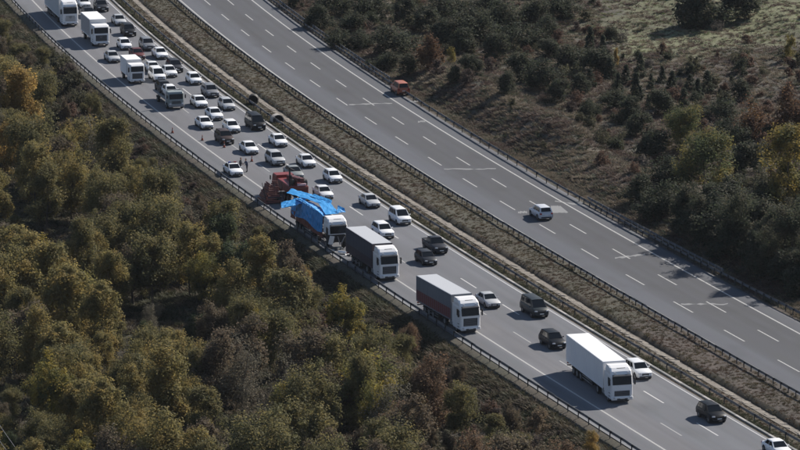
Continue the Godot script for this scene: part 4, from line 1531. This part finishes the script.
# ------------------------------------------------------------------ people
func person(at: Vector3, turn: float, label: String, coat: Color, bend: float, reach: float) -> void:
	var hip := Vector3(0, 0.92, 0)
	var neck := hip + Vector3(0, 0.56 * cos(bend), 0.56 * sin(bend))
	var head := neck + Vector3(0, 0.20, 0.05)
	var bones := [      # a, b, radius a, radius b, colour index
		[hip, hip.lerp(neck, 0.6), 0.165, 0.19, 0], [hip.lerp(neck, 0.6), neck - Vector3(0, 0.06, 0), 0.19, 0.13, 0], [neck - Vector3(0, 0.05, 0), head, 0.06, 0.06, 1],
		[head - Vector3(0, 0.02, 0), head + Vector3(0, 0.06, -0.01), 0.092, 0.10, 1], [head + Vector3(0, 0.08, -0.03), head + Vector3(0, 0.03, -0.05), 0.10, 0.09, 2], [head + Vector3(0, 0.01, 0.09), head + Vector3(0, -0.01, 0.11), 0.018, 0.02, 1]]
	for s in [-1.0, 1.0]:
		var knee := Vector3(s * 0.11, 0.50, 0.05 * s)
		var foot := Vector3(s * 0.13, 0.07, 0.10 * s - 0.03)
		bones.append([hip + Vector3(s * 0.09, -0.02, 0), knee, 0.11, 0.078, 3])
		bones.append([knee, foot, 0.074, 0.055, 3])
		bones.append([foot, foot + Vector3(s * 0.02, -0.025, 0.16), 0.05, 0.04, 4])
		var sh := neck + Vector3(s * 0.19, -0.07, 0)
		var el := sh + Vector3(s * 0.07, -0.27, 0.06 + reach * 0.14)
		var wr := el + Vector3(-s * 0.03, -0.18 + reach * 0.12, 0.16 + reach * 0.06)
		bones.append([sh, el, 0.062, 0.048, 0])
		bones.append([el, wr, 0.046, 0.034, 0])
		bones.append([wr, wr + (wr - el).normalized() * 0.08, 0.034, 0.036, 1])
	var pal := [coat, Color(0.42, 0.25, 0.17), Color(0.03, 0.022, 0.018), Color(0.028, 0.03, 0.042), Color(0.015, 0.014, 0.013)]
	var cell := 0.03
	var lo := Vector3(-0.48, 0.0, -0.42)
	var nx := 32; var ny := 64; var nz := 38
	var val := PackedFloat32Array()
	val.resize(nx * ny * nz)
	val.fill(1.0)
	for b in bones:                                   # visit only the cells near each bone
		var mn: Vector3 = (b[0] as Vector3).min(b[1]) - Vector3.ONE * (maxf(b[2], b[3]) + 0.09)
		var mx: Vector3 = (b[0] as Vector3).max(b[1]) + Vector3.ONE * (maxf(b[2], b[3]) + 0.09)
		var i0 := ((mn - lo) / cell).floor()
		var i1 := ((mx - lo) / cell).ceil()
		for z in range(maxi(0, int(i0.z)), mini(nz, int(i1.z) + 1)):
			for y in range(maxi(0, int(i0.y)), mini(ny, int(i1.y) + 1)):
				for x in range(maxi(0, int(i0.x)), mini(nx, int(i1.x) + 1)):
					var p := lo + Vector3(x, y, z) * cell
					var ab: Vector3 = b[1] - b[0]
					var t := clampf((p - b[0]).dot(ab) / ab.length_squared(), 0.0, 1.0)
					var dist: float = (p - b[0] - ab * t).length() - lerpf(b[2], b[3], t)
					var i := x + nx * (y + ny * z)
					var h := clampf(0.5 + 0.5 * (val[i] - dist) / 0.04, 0.0, 1.0)
					val[i] = lerpf(val[i], dist, h) - 0.04 * h * (1.0 - h)
	var vid := {}
	var V := []
	var C := []
	for z in nz - 1:
		for y in ny - 1:
			for x in nx - 1:
				var sum := Vector3.ZERO
				var cnt := 0
				var mask := 0
				for k in 8:
					if val[x + (k & 1) + nx * (y + (k >> 1 & 1) + ny * (z + (k >> 2)))] < 0.0: mask |= 1 << k
				if mask == 0 or mask == 255: continue
				for e in [[0, 1], [2, 3], [4, 5], [6, 7], [0, 2], [1, 3], [4, 6], [5, 7], [0, 4], [1, 5], [2, 6], [3, 7]]:
					if (mask >> e[0] & 1) == (mask >> e[1] & 1): continue
					var pa := Vector3(e[0] & 1, e[0] >> 1 & 1, e[0] >> 2)
					var pb := Vector3(e[1] & 1, e[1] >> 1 & 1, e[1] >> 2)
					var va := val[x + int(pa.x) + nx * (y + int(pa.y) + ny * (z + int(pa.z)))]
					var vb := val[x + int(pb.x) + nx * (y + int(pb.y) + ny * (z + int(pb.z)))]
					sum += pa.lerp(pb, va / (va - vb))
					cnt += 1
				var p := lo + (Vector3(x, y, z) + sum / cnt) * cell
				vid[x + nx * (y + ny * z)] = V.size()
				V.append(p)
				var best := 9.0
				var bi := 0
				for b in bones:
					var ab: Vector3 = b[1] - b[0]
					var t := clampf((p - b[0]).dot(ab) / ab.length_squared(), 0.0, 1.0)
					var dist: float = (p - b[0] - ab * t).length() - lerpf(b[2], b[3], t)
					if dist < best:
						best = dist
						bi = b[4]
				C.append(pal[bi])
	var st := begin()
	st.set_smooth_group(0)
	for key in vid:
		var x: int = key % nx
		var y: int = (key / nx) % ny
		var z: int = key / (nx * ny)
		for axis in 3:
			var di := [1, nx, nx * ny]
			var i: int = key
			var a: int = di[axis]
			var b: int = di[(axis + 1) % 3]
			var c: int = di[(axis + 2) % 3]
			if (val[i] < 0.0) == (val[i + a] < 0.0): continue
			if not (vid.has(i - b) and vid.has(i - c) and vid.has(i - b - c)): continue
			var q := [vid[i], vid[i - b], vid[i - b - c], vid[i - c]]
			if val[i] < 0.0: q.reverse()
			for k in [0, 2, 1, 0, 3, 2]:
				st.set_color(C[q[k]])
				st.add_vertex(V[q[k]])
	for s in [-1.0, 1.0]:                             # fingers
		for b in bones.slice(bones.size() - 1 if s > 0 else 11, bones.size() if s > 0 else 12):
			var f: Vector3 = (b[1] - b[0] as Vector3).normalized()
			st.set_color(pal[1])
			for k in 4:
				var r0: Vector3 = b[1] + Vector3((k - 1.5) * 0.018, 0, 0)
				tube(st, r0, r0 + f * [0.055, 0.068, 0.062, 0.045][k] + Vector3(0, -0.012, 0), 0.009, 0.007, 5)
			tube(st, b[0] + Vector3(-s * 0.03, 0, 0), b[0] + f * 0.05 + Vector3(-s * 0.055, -0.01, 0), 0.010, 0.008, 5)
	var root := thing("person", label, "person", at, turn, "")
	part("body", done(st), M.cloth, root)

# ------------------------------------------------------------------ small things
func cone(u: float, v: float) -> void:
	var p := pix(u, v)
	p.y = 0.004
	var root := thing("traffic_cone", "orange traffic cone with white band beside the hard shoulder line", "traffic cone", p, 0.0, "traffic cones closing the outer lane")
	var st := begin()
	box(st, Vector3(0, 0.025, 0), Vector3(0.42, 0.05, 0.42), 0.015)
	part("base", done(st), M.black, root)
	st = begin()
	st.set_smooth_group(0)
	tube(st, Vector3(0, 0.05, 0), Vector3(0, 0.36, 0), 0.17, 0.11, 14, false)
	tube(st, Vector3(0, 0.52, 0), Vector3(0, 0.82, 0), 0.075, 0.025, 14, true)
	part("body", done(st), M.cone_orange, root)
	st = begin()
	st.set_smooth_group(0)
	tube(st, Vector3(0, 0.36, 0), Vector3(0, 0.52, 0), 0.111, 0.076, 14, false)
	part("band", done(st), M.marking, root)

func median_pipes() -> void:
	# an arched pale shell with a dark mouth, and an upright black ring, lying on the median
	var p := pix(277, 121)
	p.y = height(off_of(p), 650.0 - p.z)
	var root := thing("pipe_section", "pale arched pipe section with dark mouth lying on the median", "pipe", p, heading(650.0 - p.z) + 0.1, "")
	for e in [[0.88, 0, 0], [0.76, 1, 0]]:
		var st := begin()
		st.set_smooth_group(0)
		var n := 14
		for i in n:
			var t0 := PI * (-0.08 + 1.16 * i / n)
			var t1 := PI * (-0.08 + 1.16 * (i + 1) / n)
			var a0 := Vector3(cos(t0) * e[0], sin(t0) * e[0] + 0.22, 0)
			var a1 := Vector3(cos(t1) * e[0], sin(t1) * e[0] + 0.22, 0)
			quad(st, a0 + Vector3(0, 0, 0.5), a1 + Vector3(0, 0, 0.5), a1 - Vector3(0, 0, 0.5), a0 - Vector3(0, 0, 0.5))
			if e[1] == 0:
				for z in [0.5, -0.5]:
					var zz := Vector3(0, 0, z)
					var i0 := Vector3(cos(t0) * 0.76, sin(t0) * 0.76 + 0.22, 0)
					var i1 := Vector3(cos(t1) * 0.76, sin(t1) * 0.76 + 0.22, 0)
					quad(st, a0 + zz, a1 + zz, i1 + zz, i0 + zz)
		part("shell" if e[1] == 0 else "lining", done(st), M.concrete_pale if e[1] == 0 else M.black, root)
	var stb := begin()
	tube(stb, Vector3(0, 0.22, -0.42), Vector3(0, 0.22, -0.36), 0.76, 0.76, 18)
	part("end_wall", done(stb), M.black, root)
	p = pix(253.5, 103.5)
	p.y = height(off_of(p), 650.0 - p.z)
	root = thing("plastic_pipe", "black plastic pipe section standing open ended on the median", "pipe", p, heading(650.0 - p.z) - 0.3, "")
	root.scale = Vector3(1.2, 1.2, 0.8)
	var st2 := begin()
	st2.set_smooth_group(0)
	for k in 8:
		var z := -0.8 + k * 0.2
		tube(st2, Vector3(0, 0.62, z), Vector3(0, 0.62, z + 0.1), 0.58, 0.62, 18, false)
		tube(st2, Vector3(0, 0.62, z + 0.1), Vector3(0, 0.62, z + 0.2), 0.62, 0.58, 18, false)
	part("ribbed_wall", done(st2), M.black, root)
	st2 = begin()
	st2.set_smooth_group(0)
	tube(st2, Vector3(0, 0.62, -0.8), Vector3(0, 0.62, 0.8), 0.53, 0.53, 18, false)
	part("inner_wall", done(st2), M.black, root)
	st2 = begin()
	tube(st2, Vector3(0, 0.62, -0.6), Vector3(0, 0.62, -0.5), 0.55, 0.55, 18)
	part("end_wall", done(st2), M.black, root)

func debris() -> void:
	for e in [[331, 252.5, 0.9, 0.35, 0.25, "grey", 0.4], [342, 253.5, 1.1, 0.3, 0.3, "white", -0.5], [336, 248.5, 1.6, 0.18, 0.4, "grey", 0.1], [347, 256, 0.7, 0.2, 0.3, "white", 0.8]]:
		var p := pix(e[0], e[1])
		var root := thing("broken_panel", "broken pale body panel on the tarmac below the torn lorry front", "debris", Vector3(p.x, 0.0, p.z), e[6], "broken panels on the hard shoulder")
		var st := begin()
		box(st, Vector3(0, e[3] * 0.5 + 0.05, 0), Vector3(e[2], e[3], 0.12), 0.04, Basis(Vector3.RIGHT, -0.7))
		part("panel", done(st), M.truck_white if e[5] == "white" else M.grey_plastic, root)
		st = begin()
		box(st, Vector3(e[2] * 0.25, 0.09, 0.3), Vector3(e[2] * 0.6, 0.10, 0.4), 0.04, Basis(Vector3.UP, 0.4))
		part("fragment", done(st), M.grey_plastic, root)

func police_car() -> void:
	var o := car_at("saloon", lin(0.72, 0.73, 0.74), 233.0, 168.6, "white patrol saloon with roof light bar straddling the hard shoulder line")
	o.name = numbered("patrol_car")
	var st := begin()
	box(st, Vector3(0, 1.51, -0.35), Vector3(1.15, 0.10, 0.28), 0.03)
	part("light_bar", done(st), M.black, o)
	for s in [-1.0, 1.0]:
		st = begin()
		box(st, Vector3(s * 0.38, 1.585, -0.35), Vector3(0.34, 0.06, 0.24), 0.02)
		part("lamp_cover", done(st), M.blue_lens if s < 0 else M.tail_lamp, o)
	var f := o.transform.basis
	person(o.position + f * Vector3(1.45, 0, -1.6), o.rotation.y + 1.2, "person in dark jacket standing behind the patrol car", Color(0.020, 0.024, 0.035), 0.05, 0.2)
	person(o.position + f * Vector3(2.15, 0, -0.9), o.rotation.y - 1.3, "person in dark blue jacket leaning by the patrol car's side", Color(0.03, 0.04, 0.075), 0.25, 0.6)

# ------------------------------------------------------------------ the scene
func _ready() -> void:
	rng.seed = 20417
	noise.seed = 7
	noise.frequency = 0.03
	noise.fractal_octaves = 4
	noise2.seed = 21
	noise2.frequency = 0.06
	noise2.fractal_octaves = 3
	pitch = atan((225.0 - HORIZON) / LENS)
	var cam := Camera3D.new()
	cam.name = "camera"
	cam.position = Vector3(0, CAM_H, 650)
	cam.rotation = Vector3(-pitch, 0, 0)
	cam.fov = rad_to_deg(2.0 * atan(225.0 / LENS))
	cam.near = 5.0
	cam.far = 6000.0
	cam.current = true
	add_child(cam)
	var sky := ProceduralSkyMaterial.new()
	sky.sky_top_color = lin(0.16, 0.25, 0.42)
	sky.sky_horizon_color = lin(0.42, 0.47, 0.53)
	sky.ground_bottom_color = lin(0.10, 0.10, 0.09)
	sky.ground_horizon_color = lin(0.30, 0.32, 0.34)
	sky.sky_curve = 0.15
	var env := Environment.new()
	env.background_mode = Environment.BG_SKY
	env.sky = Sky.new()
	env.sky.sky_material = sky
	env.tonemap_mode = Environment.TONE_MAPPER_LINEAR
	env.tonemap_exposure = 1.5
	env.background_energy_multiplier = 0.62
	env.sdfgi_enabled = true
	env.ssao_enabled = true
	env.ssil_enabled = true
	env.fog_enabled = true
	env.fog_density = 0.00002
	env.fog_light_color = lin(0.62, 0.68, 0.76)
	var we := WorldEnvironment.new()
	we.name = "environment"
	we.environment = env
	add_child(we)
	var sun := DirectionalLight3D.new()
	sun.name = "sun"
	sun.light_energy = 1.6
	sun.light_color = Color(1.0, 0.965, 0.92)
	sun.light_angular_distance = 0.5
	sun.shadow_enabled = true
	var el := deg_to_rad(36.0)
	sun.look_at_from_position(Vector3.ZERO, Vector3(-cos(el) * 0.70, -sin(el), cos(el) * 0.714), Vector3.UP)
	add_child(sun)
	materials()
	ground()
	roads()
	guardrail("weathered steel guardrail between the near carriageway and the wooded bank", func(_d: float) -> float: return -24.45, 472.0, 812.0, 2.9)
	guardrail("low steel guardrail along the near side of the median", func(_d: float) -> float: return -7.35, 480.0, 812.0, 3.9)
	guardrail("steel guardrail on close set posts along the far side of the median", func(_d: float) -> float: return 1.0, 512.0, 804.0, 1.95)
	guardrail("double guardrail with pale posts along the far shoulder behind the red car", func(_d: float) -> float: return 15.95, 716.0, 804.0, 2.0, true)
	guardrail("low single guardrail along the overgrown far shoulder", func(d: float) -> float: return far_edge(d) + 0.65, 628.0, 716.0, 4.0)
	guardrail("double guardrail with pale posts at the start of the bush shaded far shoulder", func(d: float) -> float: return far_edge(d) + 0.55, 584.0, 628.0, 2.0, true)
	guardrail("single guardrail below the large yellow green tree", func(d: float) -> float: return far_edge(d) + 0.55, 540.0, 584.0, 2.0)
	vehicles()
	wood()
	far_side()
	ground_cover()
	for c in [[172.5, 133.0], [202.3, 140.5], [224.2, 147.5], [251.8, 161.5]]: cone(c[0], c[1])
	median_pipes()
	debris()
	cables()

func materials() -> void:
	var grain := noise_texture(0.09, 0.72, 1.0, 4, 3)
	var coarse := noise_texture(0.02, 0.45, 1.0, 5, 9)
	textured(mat("asphalt", Color.WHITE, 0.88), grain, 0.35)
	var asphalt: StandardMaterial3D = M.asphalt
	asphalt.albedo_color = lin(0.9, 0.92, 0.96)
	textured(mat("soil", Color.WHITE, 0.95), coarse, 0.22)
	M.soil.albedo_color = lin(1.0, 1.0, 1.0)
	textured(mat("marking", lin(0.60, 0.60, 0.59), 0.75), coarse, 0.9, false)
	mat("marking_mid", lin(0.40, 0.40, 0.40), 0.75)
	mat("marking_worn", lin(0.26, 0.26, 0.26), 0.8)
	mat("patch", lin(0.17, 0.175, 0.18), 0.9)
	mat("seam", lin(0.085, 0.085, 0.09), 0.8)
	textured(mat("concrete", lin(0.24, 0.24, 0.235), 0.9), grain, 0.5, false)
	textured(mat("concrete_pale", lin(0.42, 0.40, 0.38), 0.9), grain, 0.5, false)
	textured(mat("gravel", lin(0.32, 0.28, 0.235), 0.95), coarse, 0.8, false)
	textured(mat("stone", lin(0.40, 0.355, 0.30), 0.9), coarse, 0.7, false)
	textured(mat("stone_b", lin(0.36, 0.32, 0.27), 0.9), coarse, 0.7, false)
	textured(mat("stone_c", lin(0.33, 0.29, 0.245), 0.9), coarse, 0.7, false)
	mat("steel", lin(0.10, 0.105, 0.115), 0.55, 0.2)
	mat("post", lin(0.05, 0.05, 0.052), 0.7, 0.2)
	mat("post_pale", lin(0.27, 0.27, 0.275), 0.7, 0.2)
	mat("bark", lin(0.07, 0.055, 0.042), 0.95)
	mat("tyre", lin(0.018, 0.018, 0.018), 0.85)
	mat("black", lin(0.016, 0.016, 0.018), 0.7)
	mat("smoke", lin(0.03, 0.032, 0.036), 0.4)
	mat("grille_slat", lin(0.10, 0.102, 0.108), 0.5)
	mat("grey_plastic", lin(0.22, 0.225, 0.23), 0.6)
	mat("metal", lin(0.24, 0.24, 0.25), 0.5, 0.5)
	mat("rim", lin(0.30, 0.30, 0.31), 0.4, 0.6)
	mat("truck_rim", lin(0.22, 0.22, 0.22), 0.6, 0.2)
	mat("glass", lin(0.010, 0.012, 0.015), 0.08, 0.0, 0.35)
	mat("lamp_glass", lin(0.55, 0.56, 0.58), 0.12, 0.2)
	mat("tail_lamp", lin(0.30, 0.012, 0.010), 0.2)
	mat("blue_lens", lin(0.02, 0.05, 0.40), 0.2)
	mat("plate", lin(0.66, 0.66, 0.64), 0.5)
	mat("cone_orange", lin(0.30, 0.060, 0.025), 0.6)
	mat("cloth", Color.WHITE, 0.9).vertex_color_use_as_albedo = true
	paint_mat(lin(0.74, 0.745, 0.75))
	M.truck_white = mat("truck_white", lin(0.70, 0.70, 0.70), 0.45)
	mat("reefer_white", lin(0.76, 0.77, 0.78), 0.5)
	mat("curtain_navy", lin(0.060, 0.070, 0.100), 0.55)
	mat("curtain_plum", lin(0.045, 0.036, 0.050), 0.55)
	mat("curtain_slate", lin(0.15, 0.17, 0.20), 0.55)
	mat("curtain_red", lin(0.16, 0.035, 0.040), 0.55)
	mat("curtain_pale", lin(0.42, 0.47, 0.50), 0.55)
	mat("curtain_grey", lin(0.28, 0.28, 0.29), 0.55)
	mat("roof_pale", lin(0.40, 0.415, 0.44), 0.55)
	mat("roof_white", lin(0.80, 0.80, 0.80), 0.5)
	mat("tarp", lin(0.022, 0.25, 0.58), 0.5)
	mat("red_brown", lin(0.15, 0.042, 0.030), 0.65)
	mat("red", lin(0.18, 0.024, 0.022), 0.45)
	mat("dark_red", lin(0.10, 0.020, 0.020), 0.55)
	mat("pink_white", lin(0.60, 0.42, 0.46), 0.4)
	mat("teal_grey", lin(0.20, 0.235, 0.24), 0.45)
	var leafy := func(called: String, back: Color) -> StandardMaterial3D:
		var m := mat(called, Color.WHITE, 0.75, 0.0, 0.3)
		m.vertex_color_use_as_albedo = true
		m.backlight_enabled = true
		m.backlight = back
		return m
	leafy.call("leaf", Color(1.0, 1.0, 1.0))
	leafy.call("grass", Color(0.8, 0.8, 0.8))
	var L: Material = M.leaf
	var many := func(kind: String, variants: int, r: float, base: float, cols: Array) -> void:
		plant_kind(kind, variants, 10.0, r, base, 110, 125, 0.22, cols, "full" if base < 0.85 else "lobed", L, 0.34)
	many.call("olive", 4, 3.1, 1.8, [Color(0.154, 0.141, 0.062), Color(0.126, 0.121, 0.059), Color(0.181, 0.154, 0.065)])
	many.call("mustard", 3, 3.1, 1.8, [Color(0.216, 0.181, 0.068), Color(0.181, 0.160, 0.068), Color(0.252, 0.192, 0.068)])
	many.call("brown", 3, 3.0, 1.5, [Color(0.145, 0.113, 0.076), Color(0.126, 0.106, 0.071), Color(0.113, 0.087, 0.062)])
	many.call("green", 2, 3.0, 1.2, [Color(0.061, 0.079, 0.042), Color(0.077, 0.091, 0.044)])
	many.call("gold", 2, 2.8, 1.0, [Color(0.368, 0.244, 0.078), Color(0.313, 0.216, 0.074), Color(0.248, 0.184, 0.069)])
	many.call("gold_green", 2, 3.0, 1.2, [Color(0.261, 0.206, 0.052), Color(0.186, 0.168, 0.052), Color(0.127, 0.127, 0.050)])
	many.call("yellow_tree", 1, 3.2, 0.6, [Color(0.264, 0.201, 0.058), Color(0.180, 0.158, 0.052), Color(0.117, 0.117, 0.051)])
	many.call("green_gold", 2, 3.4, 0.8, [Color(0.086, 0.105, 0.050), Color(0.110, 0.119, 0.052), Color(0.192, 0.165, 0.056)])
	many.call("dark_tree", 2, 3.2, 0.5, [Color(0.055, 0.065, 0.042), Color(0.069, 0.077, 0.047), Color(0.083, 0.077, 0.052)])
	many.call("rust_tree", 2, 3.0, 0.9, [Color(0.172, 0.110, 0.070), Color(0.145, 0.101, 0.066)])
	plant_kind("bare", 2, 10.0, 2.9, 1.8, 110, 56, 0.17, [Color(0.158, 0.143, 0.109), Color(0.127, 0.118, 0.089)], "lobed", L, 0.36)
	plant_kind("pale", 1, 8.0, 3.6, 0.6, 90, 80, 0.27, [Color(0.21, 0.158, 0.105), Color(0.17, 0.132, 0.09)], "lobed", L, 0.24)
	plant_kind("rust", 2, 4.4, 2.2, 0.1, 76, 70, 0.20, [Color(0.125, 0.072, 0.044), Color(0.105, 0.066, 0.046), Color(0.15, 0.090, 0.046)], "bush", L, 0.36)
	plant_kind("yellow_bush", 1, 4.4, 2.2, 0.1, 60, 60, 0.20, [Color(0.22, 0.175, 0.05), Color(0.145, 0.130, 0.045)], "bush", L, 0.36)
	plant_kind("dark_bush", 5, 3.4, 2.1, 0.05, 80, 70, 0.19, [Color(0.050, 0.060, 0.040), Color(0.060, 0.068, 0.044), Color(0.072, 0.070, 0.048)], "bush", L, 0.36)
	plant_kind("conifer", 3, 4.2, 1.15, 0.1, 90, 40, 0.17, [Color(0.050, 0.062, 0.042), Color(0.058, 0.068, 0.046)], "cone", L, 0.26)
	plant_kind("shrub_olive", 3, 1.9, 1.1, 0.02, 40, 36, 0.15, [Color(0.088, 0.084, 0.050), Color(0.070, 0.070, 0.044)], "bush", L, 0.36)
	plant_kind("shrub_brown", 3, 1.7, 1.1, 0.02, 40, 34, 0.15, [Color(0.088, 0.068, 0.058), Color(0.072, 0.056, 0.050)], "bush", L, 0.36)
	plant_kind("shrub_rust", 3, 1.7, 1.1, 0.02, 40, 36, 0.15, [Color(0.125, 0.078, 0.056), Color(0.100, 0.066, 0.050)], "bush", L, 0.34)
	plant_kind("shrub_grey", 3, 1.8, 1.1, 0.02, 36, 30, 0.14, [Color(0.125, 0.112, 0.098), Color(0.10, 0.09, 0.082)], "bush", L, 0.36)
	plant_kind("shrub_green", 3, 1.8, 1.0, 0.02, 40, 36, 0.15, [Color(0.052, 0.060, 0.038), Color(0.060, 0.066, 0.040)], "bush", L, 0.36)

func vehicles() -> void:
	var W := lin(0.74, 0.745, 0.75)
	var W2 := lin(0.66, 0.67, 0.68)
	var S := lin(0.40, 0.41, 0.42)
	var G := lin(0.16, 0.165, 0.175)
	var D := lin(0.026, 0.028, 0.034)
	var K := lin(0.008, 0.009, 0.011)
	# lorries
	semi(70.5, 26.8, "white lorry with pale blue grey trailer and star emblem, last in the queue", M.truck_white, M.curtain_pale, M.curtain_pale, M.roof_pale, M.truck_white, 0.0, {"dark_grille": false, "emblem": true})
	rigid("box_lorry", 101.5, 46.8, "off white rigid lorry with grey curtain sides ahead of the star emblem lorry", M.truck_white, M.curtain_grey, M.roof_white, 7.4, 3.8, false, true)
	rigid("box_van_truck", 137.5, 84.0, "small white box truck with high plain load box", M.truck_white, M.reefer_white, M.roof_white, 4.9, 3.65, false, false, 0.88)
	semi(389.5, 281.0, "white lorry with dark navy curtain trailer right ahead of the crashed one", M.truck_white, M.curtain_navy, M.curtain_plum, M.roof_pale, M.curtain_plum, 0.35, {"length": 10.4})
	semi(470.5, 333.5, "white lorry whose slate grey trailer has a dark red lower band", M.truck_white, M.curtain_slate, M.curtain_red, M.roof_pale, M.curtain_slate, 0.44, {"length": 11.0, "twist": 0.04})
	semi(622.0, 403.5, "all white lorry with plain white refrigerated trailer leading the others", M.truck_white, M.reefer_white, M.reefer_white, M.roof_white, M.reefer_white, 0.0, {"twist": -0.07, "low_grille": true})
	crashed_lorry()
	recovery_truck()
	slatted_wreck()
	var ct := car_transporter()
	var X := ct.transform
	add_car("hatchback", W, X * Vector3(0.05, 1.27, -4.0), ct.rotation.y, "white hatchback riding on the transporter deck behind its cab")
	add_car("saloon", D, X * Vector3(0.0, 1.27, -8.0), ct.rotation.y, "dark saloon at the rear of the transporter deck")
	# cars, by the middle of each outline
	car_at("saloon", W2, 83.5, 2.0, "white saloon hidden behind the star emblem lorry's cab")
	car_at("saloon", D, 88.0, 12.0, "dark saloon squeezed between the two lorries in the queue")
	car_at("suv", D, 101.0, 5.0, "dark sport utility car beside the star emblem lorry")
	car_at("saloon", S, 118.7, 19.3, "silver grey saloon in the median lane behind a black sport utility car")
	car_at("suv", K, 128.2, 29.3, "black sport utility car in front of the silver grey saloon by the median")
	car_at("hatchback", W, 124.2, 43.4, "white hatchback behind the small box truck and dark red car")
	car_at("suv", G, 147.0, 43.4, "charcoal sport utility car in the median lane behind a white saloon")
	car_at("saloon", W, 159.8, 52.5, "white saloon in front of the charcoal sport utility car by the median")
	car_at("saloon", S, 112.0, 56.0, "silver saloon directly behind the small white box truck")
	car_at("saloon", lin(0.10, 0.030, 0.030), 136.9, 53.0, "dark red saloon half hidden by the small white box truck")
	car_at("saloon", W2, 152.4, 66.7, "white saloon beside the small box truck's cab")
	car_at("people_carrier", W, 157.0, 73.6, "white people carrier close behind the transporter")
	car_at("saloon", W2, 168.9, 70.5, "off white saloon behind the dark car on the transporter")
	car_at("suv", D, 174.5, 65.2, "dark sport utility car near the median beside the transporter's rear")
	car_at("hatchback", W, 193.7, 78.0, "white hatchback near the median abreast of the transporter")
	car_at("suv", G, 210.0, 90.0, "charcoal sport utility car in the middle of a group of white cars")
	car_at("saloon", W, 198.8, 100.8, "white saloon just ahead of the transporter in the next lane")
	car_at("hatchback", S, 226.5, 103.5, "silver grey hatchback behind the black van")
	car_at("saloon", W, 214.0, 113.0, "white saloon following a white hatchback with dark roof rails")
	car_at("saloon", W, 204.0, 122.0, "white saloon in the outer lane near the first cones")
	car_at("hatchback", W, 231.3, 125.7, "white hatchback between the black van and brown sport utility car")
	car_at("van", K, 255.3, 121.0, "black passenger van beside the pale pipe on the median")
	car_at("suv", lin(0.050, 0.034, 0.031), 224.3, 136.2, "dark brown sport utility car beside a traffic cone")
	car_at("saloon", W, 248.8, 146.9, "white saloon beside the last traffic cone")
	car_at("saloon", W, 278.0, 139.5, "white saloon next to the median just ahead of the black van")
	car_at("suv", S, 275.2, 157.5, "grey sport utility car behind the red recovery truck")
	car_at("saloon", W2, 305.8, 160.0, "white saloon by the median two cars behind the crash")
	car_at("saloon", lin(0.20, 0.215, 0.21), 293.5, 171.5, "grey saloon squeezing past behind the red recovery truck's mast")
	car_at("hatchback", W, 332.7, 175.5, "white hatchback passing the red recovery truck by the median")
	car_at("saloon", W2, 323.0, 191.5, "white saloon alongside the red recovery truck")
	car_at("saloon", S, 369.5, 199.8, "silver saloon passing the crash by the median")
	car_at("people_carrier", W, 399.9, 215.3, "white people carrier by the median behind the dark pickup")
	car_at("suv", W, 382.9, 229.5, "white sport utility car alongside the navy trailer")
	car_at("pickup", D, 435.0, 243.6, "dark pickup by the median abreast of a dark hatchback")
	car_at("hatchback", D, 426.0, 256.8, "dark hatchback between the pickup and the navy trailer lorry")
	car_at("saloon", S, 488.0, 299.0, "silver saloon beside the cab of the slate and red lorry")
	car_at("van", lin(0.030, 0.037, 0.041), 534.6, 305.8, "dark teal grey van next to the median")
	car_at("suv", K, 552.7, 338.8, "black sport utility car behind the all white lorry")
	car_at("suv", W2, 638.0, 368.6, "white sport utility car beside the all white lorry's cab")
	car_at("suv", K, 711.5, 411.5, "black sport utility car with long shadow ahead of all lorries")
	car_at("saloon", W, 777.0, 447.0, "white saloon leading the traffic beside the median kerb")
	car_at("suv", lin(0.52, 0.54, 0.58), 540.7, 211.0, "silver sport utility car alone on the far carriageway", true)
	car_at("people_carrier", lin(0.36, 0.10, 0.045), 399.8, 87.0, "red orange people carrier stopped on the far hard shoulder", true)
	police_car()

func cables() -> void:
	# two overhead wires between slim poles that stand outside the picture
	var a := pix(-60, 345, 0.5)
	var b := pix(70, 530, 1.5)
	for k in 2:
		var off := Vector3(0.9 * k, 0.0, -0.9 * k)
		var p := a + off
		var q := b + off
		var st := begin()
		for i in 24:
			var t0 := i / 24.0
			var t1 := (i + 1) / 24.0
			var s0 := p.lerp(q, t0) - Vector3(0, 1.2 * sin(PI * t0), 0)
			var s1 := p.lerp(q, t1) - Vector3(0, 1.2 * sin(PI * t1), 0)
			tube(st, s0 - p, s1 - p, 0.02, 0.02, 5, false)
		var o := thing("overhead_wire", "thin pale overhead wire crossing the dark corner of the wood", "wire", p, 0.0, "overhead wires")
		part("strand", done(st), M.metal, o)
	for p in [a, b]:
		var foot := Vector3(p.x + 0.45, 0, p.z - 0.45)
		foot.y = height(off_of(foot), 650.0 - foot.z)
		var o := thing("utility_pole", "wooden utility pole carrying the overhead wires", "pole", foot, 0.0, "utility poles")
		var st := begin()
		tube(st, Vector3(0, -0.5, 0), Vector3(0, p.y - foot.y + 0.4, 0), 0.16, 0.11, 8)
		part("shaft", done(st), M.bark, o)
		st = begin()
		box(st, Vector3(0, p.y - foot.y - 0.08, 0), Vector3(1.9, 0.12, 0.12), 0.02, Basis(Vector3.UP, PI / 4))
		part("crossarm", done(st), M.bark, o)
